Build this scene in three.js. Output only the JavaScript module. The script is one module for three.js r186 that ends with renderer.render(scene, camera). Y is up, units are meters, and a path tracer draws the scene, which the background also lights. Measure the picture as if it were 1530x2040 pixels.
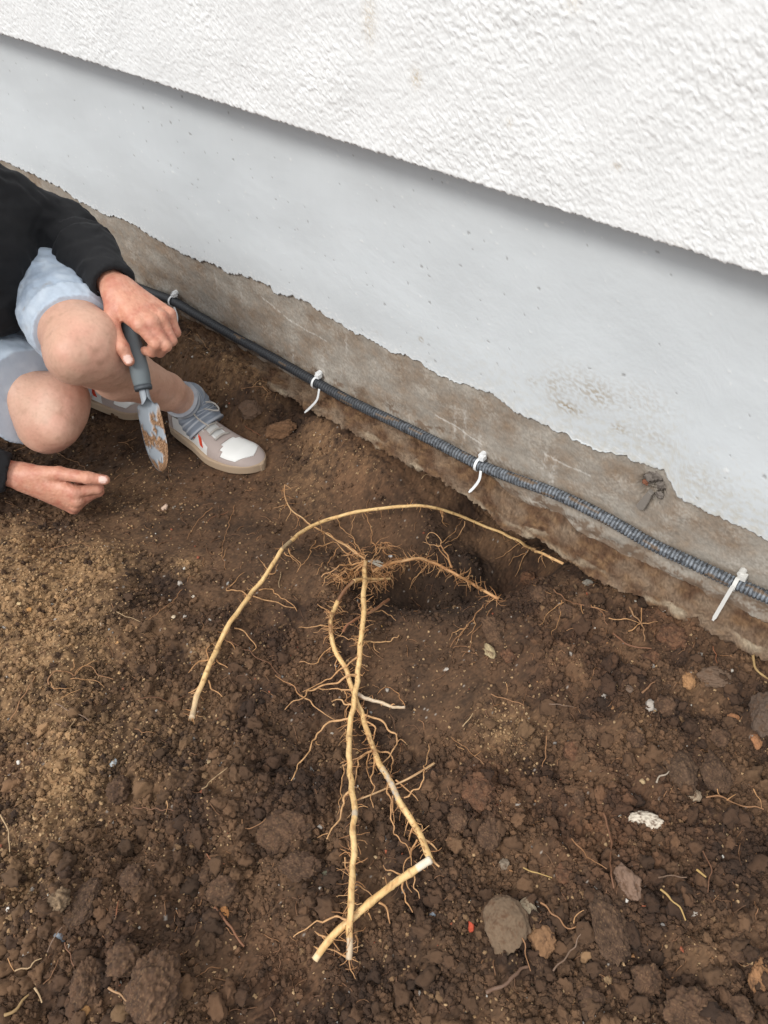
import * as THREE from 'three';
import { mergeGeometries, mergeVertices } from 'three/addons/utils/BufferGeometryUtils.js';
import { createNoise2D, createNoise3D } from 'simplex-noise';

// ---------------------------------------------------------------- camera, sky, sun, exposure
const scene = new THREE.Scene();
const EYE = new THREE.Vector3(0, 1.15, 0), FOCAL = 1532, PITCH = Math.PI / 4;
const camera = new THREE.PerspectiveCamera(2 * Math.atan(1020 / FOCAL) * 180 / Math.PI, 0.75, 0.02, 200);
camera.position.copy(EYE);
camera.rotation.set(-PITCH, 0, 0);
scene.add(camera);

const SUN_DIR = new THREE.Vector3(-0.47, 0.71, 0.52).normalize();
{ // an overcast sky: a little brighter towards the zenith and round the veiled sun
  const w = 256, h = 128, data = new Float32Array(w * h * 4), v = new THREE.Vector3();
  for (let j = 0; j < h; j++) for (let i = 0; i < w; i++) {
    const el = (j + 0.5) / h * Math.PI - Math.PI / 2, az = ((i + 0.5) / w - 0.5) * 2 * Math.PI;
    v.set(Math.cos(el) * Math.cos(az), Math.sin(el), Math.cos(el) * Math.sin(az));
    const up = Math.max(0, v.y), near = Math.max(0, v.dot(SUN_DIR));
    const L = 0.58 + 0.40 * up + 0.50 * Math.pow(near, 5);
    const k = (j * w + i) * 4;
    data[k] = L * 0.98; data[k + 1] = L * 1.0; data[k + 2] = L * 1.025; data[k + 3] = 1;
  }
  const sky = new THREE.DataTexture(data, w, h, THREE.RGBAFormat, THREE.FloatType);
  sky.mapping = THREE.EquirectangularReflectionMapping;
  sky.magFilter = sky.minFilter = THREE.LinearFilter;
  sky.needsUpdate = true;
  scene.background = sky; scene.environment = sky;
}
const sun = new THREE.DirectionalLight(new THREE.Color(1.0, 0.965, 0.91), 1.25);
sun.position.copy(SUN_DIR).multiplyScalar(12).add(new THREE.Vector3(-0.2, 0, -0.8));
sun.target.position.set(-0.2, 0, -0.8);
sun.castShadow = true;
sun.shadow.mapSize.set(4096, 4096); sun.shadow.radius = 30;
Object.assign(sun.shadow.camera, { left: -3, right: 3, top: 3, bottom: -3, near: 1, far: 24 });
scene.add(sun, sun.target);
const renderer = new THREE.WebGLRenderer({ antialias: true });
renderer.toneMapping = THREE.LinearToneMapping;
renderer.toneMappingExposure = 1.45;
renderer.shadowMap.enabled = true;
renderer.shadowMap.type = THREE.PCFSoftShadowMap;
renderer.setSize(768, 1024);

// ---------------------------------------------------------------- helpers
function rng(seed) { let a = seed >>> 0; return () => { a = (a + 0x6D2B79F5) | 0; let t = Math.imul(a ^ (a >>> 15), 1 | a); t = (t + Math.imul(t ^ (t >>> 7), 61 | t)) ^ t; return ((t ^ (t >>> 14)) >>> 0) / 4294967296; }; }
const n2 = createNoise2D(rng(11)), n3 = createNoise3D(rng(12));
const fbm2 = (x, y, o = 4) => { let s = 0, a = 0.5; for (let i = 0; i < o; i++) { s += a * n2(x, y); x = x * 2.03 + 17.1; y = y * 2.03 - 9.7; a *= 0.5; } return s; };
const fbm3 = (x, y, z, o = 3) => { let s = 0, a = 0.5; for (let i = 0; i < o; i++) { s += a * n3(x, y, z); x = x * 2.03 + 7.1; y = y * 2.03 - 3.7; z = z * 2.03 + 1.9; a *= 0.5; } return s; };
const clamp = (x, a = 0, b = 1) => Math.min(b, Math.max(a, x));
const smooth = (a, b, x) => { const t = clamp((x - a) / (b - a)); return t * t * (3 - 2 * t); };
const lerp = (a, b, t) => a + (b - a) * t;
const V = (x, y, z) => new THREE.Vector3(x, y, z);
const hash2 = (i, j) => { let h = Math.imul(i, 374761393) + Math.imul(j, 668265263) | 0; h = Math.imul(h ^ (h >>> 13), 1274126177); return ((h ^ (h >>> 16)) >>> 0) / 4294967296; };
function lump(x, y, cell, fill = 1) {               // rounded lumps of random size, one to a cell: 0 between them, up to 1 on top
  x /= cell; y /= cell; const ci = Math.floor(x), cj = Math.floor(y); let best = 0;
  for (let i = ci - 1; i <= ci + 1; i++) for (let j = cj - 1; j <= cj + 1; j++) {
    const a = hash2(i, j), b = hash2(i + 531, j - 217), c = hash2(i - 97, j + 389);
    if (c > fill) continue;
    const dx = x - (i + a), dy = y - (j + b), r = 0.35 + 0.45 * hash2(i + 71, j + 13), q = 1 - (dx * dx + dy * dy) / (r * r);
    if (q > 0) best = Math.max(best, Math.sqrt(q) * r / 0.8);
  }
  return best;
}
const lin = (r, g, b) => new THREE.Color().setRGB(r / 255, g / 255, b / 255, THREE.SRGBColorSpace);   // colour as seen in sRGB
const mixc = (a, b, t) => a.clone().lerp(b, clamp(t));
const taken = {};
function numbered(name) { const k = taken[name] = (taken[name] ?? -1) + 1; return k ? `${name}_${String(k).padStart(3, '0')}` : name; }
function obj(name, geometry, material, parent) {
  const m = new THREE.Mesh(geometry, material); m.name = name; m.castShadow = m.receiveShadow = true; parent.add(m); return m;
}
function thing(name, label, category, group) {
  const g = new THREE.Group(); g.name = numbered(name); g.userData = { label, category }; if (group) g.userData.group = group; scene.add(g); return g;
}
function tagged(name, geometry, material, label, category, group) {
  const m = obj(numbered(name), geometry, material, scene); m.userData = { label, category }; if (group) m.userData.group = group; return m;
}
// surveying: where the line of sight through a point of the 1530 x 2040 photograph stands at a given distance, on the wall or on the soil
const FWD = V(0, -Math.SQRT1_2, -Math.SQRT1_2), UPV = V(0, Math.SQRT1_2, -Math.SQRT1_2);
const sight = (px, py) => V((px - 765) / FOCAL, 0, 0).addScaledVector(UPV, (1020 - py) / FOCAL).add(FWD);
const at = (px, py, Z) => sight(px, py).multiplyScalar(Z).add(EYE);
const atY = (px, py, y) => { const d = sight(px, py); return EYE.clone().addScaledVector(d, (y - EYE.y) / d.y); };
// the house wall: local x runs along it towards the lower right, local z stands off it
const WALL_D = 0.998, WALL_TURN = -Math.atan2(0.640, 0.768);
const WE = V(0.768, 0, 0.640).normalize(), WN = V(-0.640, 0, 0.768).normalize(), WO = WN.clone().multiplyScalar(-WALL_D);
const onWall = (px, py, off = 0) => { const d = sight(px, py), t = (-WALL_D + off) / d.dot(WN); const p = d.multiplyScalar(t).add(EYE); return V(p.clone().sub(WO).dot(WE), p.y, off); };
const fromWall = (s, y, off) => WO.clone().addScaledVector(WE, s).addScaledVector(WN, off).setY(y);
function polyline(points) {                          // y as a piecewise linear function of x
  points.sort((a, b) => a[0] - b[0]);
  return (x) => { if (x <= points[0][0]) return points[0][1]; for (let i = 1; i < points.length; i++) if (x <= points[i][0]) { const [a, b] = [points[i - 1], points[i]]; return lerp(a[1], b[1], (x - a[0]) / (b[0] - a[0] || 1)); } return points[points.length - 1][1]; };
}
function gridGeometry(nu, nv, f, withColor = true, flip = false) {   // f(i, j) -> { p: [x, y, z], c: Color?, uv: [u, v]? }
  const pos = new Float32Array(nu * nv * 3), col = withColor ? new Float32Array(nu * nv * 3) : null, uv = new Float32Array(nu * nv * 2), idx = new Uint32Array((nu - 1) * (nv - 1) * 6);
  for (let j = 0, k = 0; j < nv; j++) for (let i = 0; i < nu; i++, k++) {
    const r = f(i, j); pos.set(r.p, k * 3); if (col) { col[k * 3] = r.c.r; col[k * 3 + 1] = r.c.g; col[k * 3 + 2] = r.c.b; } if (r.uv) uv.set(r.uv, k * 2);
  }
  for (let j = 0, k = 0; j < nv - 1; j++) for (let i = 0; i < nu - 1; i++) {
    const a = j * nu + i, b = a + 1, c = a + nu, d = c + 1;
    if (flip) { idx[k++] = a; idx[k++] = c; idx[k++] = b; idx[k++] = b; idx[k++] = c; idx[k++] = d; } else { idx[k++] = a; idx[k++] = b; idx[k++] = c; idx[k++] = b; idx[k++] = d; idx[k++] = c; }
  }
  const g = new THREE.BufferGeometry();
  g.setAttribute('position', new THREE.BufferAttribute(pos, 3)); if (col) g.setAttribute('color', new THREE.BufferAttribute(col, 3)); g.setAttribute('uv', new THREE.BufferAttribute(uv, 2));
  g.setIndex(new THREE.BufferAttribute(idx, 1)); g.computeVertexNormals(); return g;
}
function stretched(fine0, fine1, step, out0, out1) {  // even steps inside, growing steps outside
  const a = []; let s = step, x = fine0; while (x > out0) { s *= 1.16; x -= s; a.unshift(Math.max(x, out0)); }
  for (x = fine0; x < fine1 - 1e-9; x += step) a.push(x);
  a.push(fine1); s = step; x = fine1; while (x < out1) { s *= 1.16; x += s; a.push(Math.min(x, out1)); }
  return a;
}
function tube(points, radius, { color = null, seg = 7, closed = true, tension = 0.5, step = 0.004 } = {}) {   // a round stem through points, radius(t, along) and color(t, k) as functions or values
  const curve = new THREE.CatmullRomCurve3(points, false, 'centripetal', tension), len = curve.getLength(), n = Math.max(3, Math.round(len / step));
  const P = curve.getSpacedPoints(n), T = new THREE.Vector3(), N = new THREE.Vector3(), B = new THREE.Vector3();
  const pos = [], col = [], idx = []; N.set(0.3, 0.9, 0.2);
  for (let i = 0; i <= n; i++) {
    T.subVectors(P[Math.min(n, i + 1)], P[Math.max(0, i - 1)]).normalize(); N.addScaledVector(T, -N.dot(T)).normalize(); B.crossVectors(T, N);
    const t = i / n, r = typeof radius === 'function' ? radius(t, t * len) : radius;
    for (let k = 0; k < seg; k++) {
      const a = k / seg * 2 * Math.PI, ca = Math.cos(a) * r, sa = Math.sin(a) * r;
      pos.push(P[i].x + N.x * ca + B.x * sa, P[i].y + N.y * ca + B.y * sa, P[i].z + N.z * ca + B.z * sa);
      if (color) { const c = color.isColor ? color : color(t, t * len, a); col.push(c.r, c.g, c.b); }
      if (i < n) { const p = i * seg + k, q = i * seg + (k + 1) % seg; idx.push(p, q, p + seg, q, q + seg, p + seg); }
    }
  }
  if (closed) for (const [i, f] of [[0, 1], [n, 0]]) {
    const c = pos.length / 3; pos.push(P[i].x, P[i].y, P[i].z); if (color) { const q = i * seg * 3; col.push(col[q], col[q + 1], col[q + 2]); }
    for (let k = 0; k < seg; k++) { const p = i * seg + k, q = i * seg + (k + 1) % seg; f ? idx.push(c, q, p) : idx.push(c, p, q); }
  }
  const g = new THREE.BufferGeometry(); g.setAttribute('position', new THREE.Float32BufferAttribute(pos, 3)); if (color) g.setAttribute('color', new THREE.Float32BufferAttribute(col, 3));
  g.setIndex(idx); g.computeVertexNormals(); return g;
}
function surfaceNets(f, lo, hi, h, colorAt) {        // meshes the zero level of a distance field on an even grid
  const nx = Math.ceil((hi.x - lo.x) / h) + 1, ny = Math.ceil((hi.y - lo.y) / h) + 1, nz = Math.ceil((hi.z - lo.z) / h) + 1, val = new Float32Array(nx * ny * nz);
  for (let k = 0, q = 0; k < nz; k++) for (let j = 0; j < ny; j++) for (let i = 0; i < nx; i++, q++) val[q] = f(lo.x + i * h, lo.y + j * h, lo.z + k * h);
  const id = (i, j, k) => (k * ny + j) * nx + i, cell = new Int32Array(nx * ny * nz).fill(-1), pos = [], idx = [];
  const C = [[0, 0, 0], [1, 0, 0], [0, 1, 0], [1, 1, 0], [0, 0, 1], [1, 0, 1], [0, 1, 1], [1, 1, 1]], E = [[0, 1], [2, 3], [4, 5], [6, 7], [0, 2], [1, 3], [4, 6], [5, 7], [0, 4], [1, 5], [2, 6], [3, 7]];
  const v = new Float32Array(8);
  for (let k = 0; k < nz - 1; k++) for (let j = 0; j < ny - 1; j++) for (let i = 0; i < nx - 1; i++) {
    let m = 0; for (let c = 0; c < 8; c++) { v[c] = val[id(i + C[c][0], j + C[c][1], k + C[c][2])]; if (v[c] < 0) m++; }
    if (m === 0 || m === 8) continue;
    let x = 0, y = 0, z = 0, n = 0;
    for (const [a, b] of E) if ((v[a] < 0) !== (v[b] < 0)) { const t = v[a] / (v[a] - v[b]); x += lerp(C[a][0], C[b][0], t); y += lerp(C[a][1], C[b][1], t); z += lerp(C[a][2], C[b][2], t); n++; }
    cell[id(i, j, k)] = pos.length / 3; pos.push(lo.x + (i + x / n) * h, lo.y + (j + y / n) * h, lo.z + (k + z / n) * h);
  }
  const quad = (a, b, c, d, inside) => { if (a < 0 || b < 0 || c < 0 || d < 0) return; inside ? idx.push(a, b, c, a, c, d) : idx.push(a, c, b, a, d, c); };
  for (let k = 1; k < nz - 1; k++) for (let j = 1; j < ny - 1; j++) for (let i = 1; i < nx - 1; i++) {
    const a = val[id(i, j, k)] < 0;
    if (a !== (val[id(i + 1, j, k)] < 0)) quad(cell[id(i, j - 1, k - 1)], cell[id(i, j, k - 1)], cell[id(i, j, k)], cell[id(i, j - 1, k)], a);
    if (a !== (val[id(i, j + 1, k)] < 0)) quad(cell[id(i - 1, j, k - 1)], cell[id(i - 1, j, k)], cell[id(i, j, k)], cell[id(i, j, k - 1)], a);
    if (a !== (val[id(i, j, k + 1)] < 0)) quad(cell[id(i - 1, j - 1, k)], cell[id(i, j - 1, k)], cell[id(i, j, k)], cell[id(i - 1, j, k)], a);
  }
  const n = pos.length / 3, nor = new Float32Array(n * 3), e = h * 0.6;
  for (let q = 0; q < n; q++) {
    const x = pos[q * 3], y = pos[q * 3 + 1], z = pos[q * 3 + 2];
    const gx = f(x + e, y, z) - f(x - e, y, z), gy = f(x, y + e, z) - f(x, y - e, z), gz = f(x, y, z + e) - f(x, y, z - e), l = Math.hypot(gx, gy, gz) || 1;
    nor[q * 3] = gx / l; nor[q * 3 + 1] = gy / l; nor[q * 3 + 2] = gz / l;
  }
  const g = new THREE.BufferGeometry(); g.setAttribute('position', new THREE.Float32BufferAttribute(pos, 3)); g.setAttribute('normal', new THREE.BufferAttribute(nor, 3));
  if (colorAt) { const col = new Float32Array(n * 3); for (let q = 0; q < n; q++) { const c = colorAt(pos[q * 3], pos[q * 3 + 1], pos[q * 3 + 2]); col[q * 3] = c.r; col[q * 3 + 1] = c.g; col[q * 3 + 2] = c.b; } g.setAttribute('color', new THREE.BufferAttribute(col, 3)); }
  g.setIndex(idx); return g;
}

// ---------------------------------------------------------------- the house wall: textured render above, smooth plinth below, bare foundation at the foot
const OVER = 0.066, EDGE_Y = 0.7045;
const wall = thing('house_wall', 'white house wall with rough render above a smooth pale plinth and bare concrete foot', 'wall');
wall.position.copy(WO); wall.rotation.y = WALL_TURN;
const white = new THREE.MeshStandardMaterial({ color: 0xffffff, vertexColors: true, roughness: 0.92 });
const plaster = new THREE.MeshStandardMaterial({ color: 0xffffff, vertexColors: true, roughness: 0.75 });
const concrete = new THREE.MeshStandardMaterial({ color: 0xffffff, vertexColors: true, roughness: 0.95 });
{ // upper render: lumpy trowelled grain standing 8 cm proud of the plinth
  const S = stretched(-2.05, 0.12, 0.0019, -6, 3), Y = stretched(EDGE_Y + 0.004, 1.02, 0.0019, EDGE_Y + 0.004, 3.1);
  const c0 = new THREE.Color(0.80, 0.805, 0.80), tan = new THREE.Color(0.50, 0.40, 0.26);
  const marks = [[735, 40, 0.012, 0.030, 0.6], [828, 156, 0.009, 0.012, 0.8], [1015, 245, 0.005, 0.006, 0.5], [1228, 332, 0.006, 0.005, 0.6], [1140, 8, 0.012, 0.01, 0.35], [1350, 490, 0.015, 0.006, 0.25]].map(([x, y, a, b, k]) => { const p = onWall(x, y, OVER); return [p.x, p.y, a, b, k]; });
  const relief = (s, y) => {
    const wx = s + 0.004 * n2(s * 60, y * 60), wy = y + 0.004 * n2(s * 60 + 40, y * 60);
    const coarse = 0.75 + 0.5 * n2(s * 3 + 4, y * 5);   // thrown-on grains of several sizes, denser in places
    return coarse * (0.0009 * lump(wx, wy, 0.0062, 0.8) + 0.0011 * lump(wx + 3, wy, 0.0046, 0.9)) + 0.0005 * n2(wx * 400 + 9, wy * 420) + 0.0003 * n2(wx * 60, wy * 66) + 0.0012 * n2(s * 6, y * 7) - 0.0012;
  };
  const rows = 5, nv = Y.length + rows;               // the lower rows turn the rounded edge under into the soffit
  const g = gridGeometry(S.length, nv, (i, j) => {
    const s = S[i]; let y, z;
    if (j < rows) { const k = j / rows; z = [-0.02, OVER * 0.5, OVER - 0.008, OVER - 0.003, OVER - 0.0008][j]; y = EDGE_Y + [0, 0, 0.0, 0.0008, 0.002][j] + (j > 1 ? 0.0016 * n2(s * 70, 5) + 0.0012 * n2(s * 210, 9) : 0); if (j > 2) z += relief(s, y) * 0.6; }
    else { y = Y[j - rows] + (j - rows < 3 ? 0.0012 * n2(s * 70, 5) : 0); z = OVER + relief(s, y); }
    const c = c0.clone(); const sp = 0.965 + 0.025 * n2(s * 9, y * 9) + 0.02 * n2(s * 60, y * 60); c.multiplyScalar(sp);
    if (j >= rows) for (const [ms, my, a, b, k] of marks) { const d = ((s - ms) / a) ** 2 + ((y - my) / b) ** 2; if (d < 4) c.lerp(tan, k * Math.exp(-d) * clamp(0.5 + 1.2 * n2(s * 230, y * 230))); }
    return { p: [s, y, z], c };
  });
  obj('render_coat', g, white, wall);
  // the masonry behind the visible coats
  const core = new THREE.BoxGeometry(9, 2.35, 0.3); core.translate(-1.5, 1.905, -0.16); core.setAttribute('color', new THREE.Float32BufferAttribute(new Float32Array(core.attributes.position.count * 3).fill(0.7), 3));
  obj('masonry', core, white, wall);
}
const ragged = polyline([[-160, 250], [60, 345], [118, 375], [160, 405], [200, 425], [250, 440], [290, 465], [330, 490], [370, 510], [395, 520], [430, 530], [455, 545], [490, 552], [515, 562], [538, 570], [545, 585], [580, 590], [620, 610], [650, 632], [690, 658], [720, 670], [770, 700], [800, 708], [830, 720], [870, 748], [910, 765], [950, 775], [980, 788], [1010, 810], [1050, 835], [1085, 850], [1110, 862], [1150, 880], [1180, 895], [1215, 905], [1245, 910], [1270, 925], [1300, 932], [1322, 940], [1336, 962], [1348, 990], [1400, 1018], [1450, 1040], [1530, 1078], [1800, 1205]].map(([x, y]) => { const p = onWall(x, y, 0.006); return [p.x, p.y]; }));
const raggedY = (s) => ragged(s) + 0.0035 * n2(s * 34, 3) + 0.0022 * n2(s * 95, 8) + 0.0014 * n2(s * 210, 4) - 0.006 * clamp(n2(s * 55, 6) - 0.55);
{ // smooth plinth plaster with its broken lower edge, about 7 mm thick
  const S = stretched(-2.45, 0.25, 0.0028, -6, 3), nv = 180;
  const base = new THREE.Color(0.600, 0.632, 0.650), dark = new THREE.Color(0.20, 0.19, 0.18), chalk = new THREE.Color(0.78, 0.785, 0.775), stain = new THREE.Color(0.30, 0.22, 0.12), wash = new THREE.Color(0.50, 0.46, 0.37), fresh = new THREE.Color(0.62, 0.60, 0.56);
  const stains = [[1130, 812, 0.030, 0.012, 0.9], [1190, 790, 0.03, 0.02, 0.6], [1232, 855, 0.016, 0.009, 0.7], [1105, 770, 0.02, 0.02, 0.45], [1150, 760, 0.05, 0.03, 0.3], [1280, 800, 0.05, 0.03, 0.25], [838, 678, 0.005, 0.006, 0.9], [750, 665, 0.012, 0.005, 0.3], [1060, 760, 0.01, 0.01, 0.4], [1300, 870, 0.04, 0.02, 0.3], [1400, 960, 0.05, 0.03, 0.3]].map(([x, y, a, b, k]) => { const p = onWall(x, y, 0.006); return [p.x, p.y, a, b, k]; });
  const g = gridGeometry(S.length, nv + 4, (i, j) => {
    const s = S[i], y0 = raggedY(s);
    if (j < 4) return { p: [s, y0 + [0.004, 0.0012, 0.0002, 0.0008][j], [-0.008, -0.002, 0.0015, 0.0036][j]], c: (j < 2 ? fresh : base).clone().multiplyScalar(0.9) };
    const t = (j - 4) / (nv - 1), y = lerp(y0 + 0.002, 0.735, t);
    let z = 0.0046 + 0.003 * n2(s * 3, y * 4) + 0.00018 * n2(s * 24, y * 28) + 0.00016 * n2(s * 130, y * 120) * smooth(-1.9, -0.6, s);
    const c = base.clone().multiplyScalar(1 + 0.03 * n2(s * 5, y * 8) + 0.012 * fbm2(s * 30, y * 12, 3)); // trowel passes
    for (const [cell, few, rad] of [[0.021, 0.10, 0.0019], [0.045, 0.08, 0.0030]]) {                    // pinholes and chalky flecks
      const cx = Math.floor(s / cell), cy = Math.floor(y / cell), h = hash2(cx + 17, cy + 900), r = rad * (0.5 + hash2(cx - 5, cy + 77)), hs = (cx + 0.2 + 0.6 * hash2(cx + 3, cy)) * cell, hy = (cy + 0.2 + 0.6 * hash2(cx, cy + 7)) * cell, dd = Math.hypot(s - hs, (y - hy) * (1 + hash2(cx, cy)));
      if (h < few && dd < r * 0.8) { c.lerp(dark, 0.6); z -= 0.0008; } else if (h > 1 - few * 1.3 && dd < r) { c.lerp(chalk, 0.45); z += 0.0010 * (1 - dd / r); }
    }
    for (const [ms, my, a, b, k] of stains) { const d = ((s - ms) / a) ** 2 + ((y - my) / b) ** 2; if (d < 5) c.lerp(stain, k * Math.exp(-d) * clamp(0.4 + 1.3 * n2(s * 90, y * 130) + 0.5 * n2(s * 260, y * 260))); }
    const foot = y - y0; // chalky flakes and soil splashes along the broken edge
    const flake = clamp(n2(s * 70, y * 160) * 1.4 - foot * 28); if (flake > 0) c.lerp(chalk, flake * 0.8);
    const soilSplash = smooth(-0.95, -0.1, s) * clamp(0.5 + n2(s * 45, y * 60) * 0.7 + n2(s * 160, y * 160) * 0.5 - foot * 8 ); if (soilSplash > 0) c.lerp(wash, soilSplash * 0.55);
    return { p: [s, y, z], c };
  });
  obj('plinth_plaster', g, plaster, wall);
}
// lip of the rough footing below the conduit: how high it lies and how far it stands off
const lipPts = [[-100, 455, 0.02], [250, 600, 0.025], [400, 680, 0.03], [500, 742, 0.032], [600, 800, 0.036], [690, 848, 0.042], [730, 872, 0.045], [770, 893, 0.046], [820, 918, 0.045], [880, 952, 0.047], [920, 975, 0.05], [960, 1008, 0.05], [1000, 1042, 0.05], [1050, 1062, 0.052], [1090, 1078, 0.052], [1120, 1105, 0.05], [1160, 1130, 0.05], [1210, 1155, 0.05], [1300, 1196, 0.05], [1400, 1250, 0.05], [1530, 1310, 0.05], [1700, 1400, 0.05]].map(([x, y, o]) => { const p = onWall(x, y, o); return [p.x, p.y, o]; });
const lipY0 = polyline(lipPts.map((p) => [p[0], p[1]])), lipO0 = polyline(lipPts.map((p) => [p[0], p[2]]));
const lipY = (s) => lipY0(s) + 0.0035 * n2(s * 11, 1) + 0.0025 * n2(s * 37, 2), lipO = (s) => lipO0(s) + 0.005 * n2(s * 9, 7) + 0.004 * n2(s * 26, 5) + 0.003 * n2(s * 70, 5) + 0.0015 * n2(s * 180, 5);
const soilDark = new THREE.Color(0.034, 0.0176, 0.0096), soilMid = new THREE.Color(0.098, 0.0505, 0.0258), soilSand = new THREE.Color(0.30, 0.180, 0.088), soilRust = new THREE.Color(0.145, 0.066, 0.032);
{ // bare concrete: an old face with soil film and lime runs, the rough footing below and its undercut
  const S = stretched(-2.45, 0.25, 0.0023, -6, 3), nf = 116, prof = 44;
  const grey = new THREE.Color(0.31, 0.275, 0.232), brown = new THREE.Color(0.225, 0.162, 0.110), pale = new THREE.Color(0.43, 0.395, 0.345), lime = new THREE.Color(0.62, 0.59, 0.54), lipPale = new THREE.Color(0.36, 0.29, 0.205);
  const runs = [[690, 690, 0.003, 0.03], [645, 735, 0.004, 0.035], [905, 850, 0.004, 0.04], [925, 855, 0.003, 0.05], [955, 880, 0.003, 0.04], [585, 710, 0.004, 0.03], [1085, 920, 0.004, 0.04], [1100, 950, 0.006, 0.05], [680, 740, 0.003, 0.02], [430, 560, 0.003, 0.03], [480, 590, 0.002, 0.03]].map(([x, y, a, b]) => { const p = onWall(x, y, 0); return [p.x, p.y, a, b]; });
  const scratch = [[[868, 828], [905, 848], [960, 885]], [[1085, 905], [1135, 930], [1175, 948]], [[520, 590], [580, 640], [650, 680]]].map((l) => l.map(([x, y]) => onWall(x, y, 0)));
  const crumble = onWall(1296, 975, 0);
  const toneAt = (s, y, top) => {
    const c = grey.clone(); const a = fbm2(s * 7, y * 9, 4), b = fbm2(s * 30 + 5, y * 33, 4), f = fbm2(s * 120, y * 125, 2);
    c.lerp(brown, clamp(0.34 + 0.85 * a + 0.4 * b)); c.lerp(pale, clamp(-0.02 + 0.8 * fbm2(s * 11 + 40, y * 13, 4) + 0.5 * f + 0.6 * smooth(0.06, 0.0, top - y) * (0.5 + b)));
    c.multiplyScalar(1 + 0.10 * f + 0.16 * b + 0.26 * (hash2(Math.round(s * 400), Math.round(y * 400)) - 0.5));
    for (const [ms, my, w, h] of runs) { const d = ((s - ms - 0.004 * n2(y * 60, ms)) / w) ** 2 + ((y - my) / h) ** 2; if (d < 4) c.lerp(lime, 0.55 * Math.exp(-d) * clamp(0.6 + n2(s * 200, y * 90))); }
    for (const l of scratch) for (let q = 0; q < l.length - 1; q++) { const A = l[q], B = l[q + 1], t = clamp(((s - A.x) * (B.x - A.x) + (y - A.y) * (B.y - A.y)) / ((B.x - A.x) ** 2 + (B.y - A.y) ** 2)), d = Math.hypot(s - lerp(A.x, B.x, t), y - lerp(A.y, B.y, t)); if (d + 0.0012 * n2(s * 90, y * 90) < 0.0014) c.lerp(lime, 0.5); }
    return c;
  };
  const g = gridGeometry(S.length, nf + prof, (i, j) => {
    const s = S[i], top = raggedY(s) + 0.03, ly = lipY(s), lo = lipO(s), sh = ly + 0.016 + 0.3 * lo;
    if (j >= prof) {                                                     // upright face
      const t = (j - prof) / (nf - 1), y = lerp(sh, top, t);
      let z = 0.0004 * n2(s * 60, y * 60) + 0.0012 * n2(s * 14, y * 18);
      const dc = Math.hypot(s - crumble.x, (y - crumble.y) * 0.8); if (dc < 0.05) z -= 0.022 * Math.exp(-((dc / 0.021) ** 4)) * (1 + 0.5 * n2(s * 90, y * 90));
      z += 0.004 * (1 - smooth(0, 0.2, t)) + 0.004 * (1 - smooth(0, 0.3, t)) * n2(s * 18, y * 25);
      const stuck = clamp(0.85 + 3.0 * fbm2(s * 16, y * 20, 4) + 0.8 * n2(s * 120, y * 120) - (y - sh) * 34); // soil still stuck to the foot of the face
      return { p: [s, y, z], c: toneAt(s, y, top).lerp(soilMid.clone().lerp(brown, 0.45), stuck * 0.85) };
    }
    const t = j / (prof - 1);                                            // profile from underground, up the undercut, round the lip, over the top
    let y, z; const r1 = 0.004 * n2(s * 22, t * 4) + 0.003 * n2(s * 60, t * 9) + 0.0022 * n2(s * 140, t * 18) + 0.0014 * n2(s * 300, t * 40);
    if (t < 0.25) { const k = t / 0.25; y = lerp(-0.35, ly - 0.045, k); z = -0.14; }
    else if (t < 0.45) { const k = (t - 0.25) / 0.2; y = lerp(ly - 0.045, ly - 0.012, k); z = lerp(-0.14, lo - 0.004, Math.pow(k, 0.75)); }
    else if (t < 0.55) { const k = (t - 0.45) / 0.1; y = lerp(ly - 0.010, ly, k); z = lo + 0.003 * Math.sin(k * Math.PI); }
    else { const k = (t - 0.55) / 0.45; y = lerp(ly, sh, Math.pow(k, 1.25)); z = lerp(lo, 0.004, k); }
    const u = y - z, c = soilMid.clone().lerp(soilSand, clamp(0.10 + 0.6 * fbm2(s * 26, u * 26, 4))).lerp(brown, clamp(0.2 + 1.2 * fbm2(s * 9, u * 9, 3)));
    if (t > 0.4 && t < 0.66) c.lerp(lipPale, clamp(-0.25 + 1.9 * fbm2(s * 9 + 3, u * 16, 3)));
    c.multiplyScalar(1 + 0.4 * fbm2(s * 170, u * 170, 2));
    return { p: [s, y + r1, z + (t > 0.5 ? r1 : 0)], c };
  });
  obj('foundation', g, concrete, wall);
  // crumbled fixing: a wedge and mortar crumbs in a broken patch
  const lumpG = (seed, r) => { const q = mergeVertices(new THREE.IcosahedronGeometry(r, 3).deleteAttribute('normal').deleteAttribute('uv')); const p = q.attributes.position; for (let i = 0; i < p.count; i++) { const x = p.getX(i), y = p.getY(i), z = p.getZ(i), k = 1 + 0.9 * fbm3(x / r * 1.3 + seed, y / r * 1.3, z / r * 1.3, 3); p.setXYZ(i, x * k, y * k, z * k * 0.6); } q.computeVertexNormals(); return q; };
  const rubbleMat = new THREE.MeshStandardMaterial({ color: new THREE.Color(0.17, 0.145, 0.125), roughness: 1 }), rustMat = new THREE.MeshStandardMaterial({ color: new THREE.Color(0.22, 0.09, 0.05), roughness: 1 });
  [[1294, 950, 0.009, 0], [1311, 944, 0.011, 0], [1318, 966, 0.008, 0], [1314, 986, 0.007, 0], [1286, 960, 0.005, 1], [1318, 1003, 0.004, 0]].forEach(([x, y, r, rust], i) => { const m = obj('mortar_crumb', lumpG(i * 3.1, r), rust && i ? rustMat : rubbleMat, wall); m.position.copy(onWall(x, y, -0.004)); });
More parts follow.
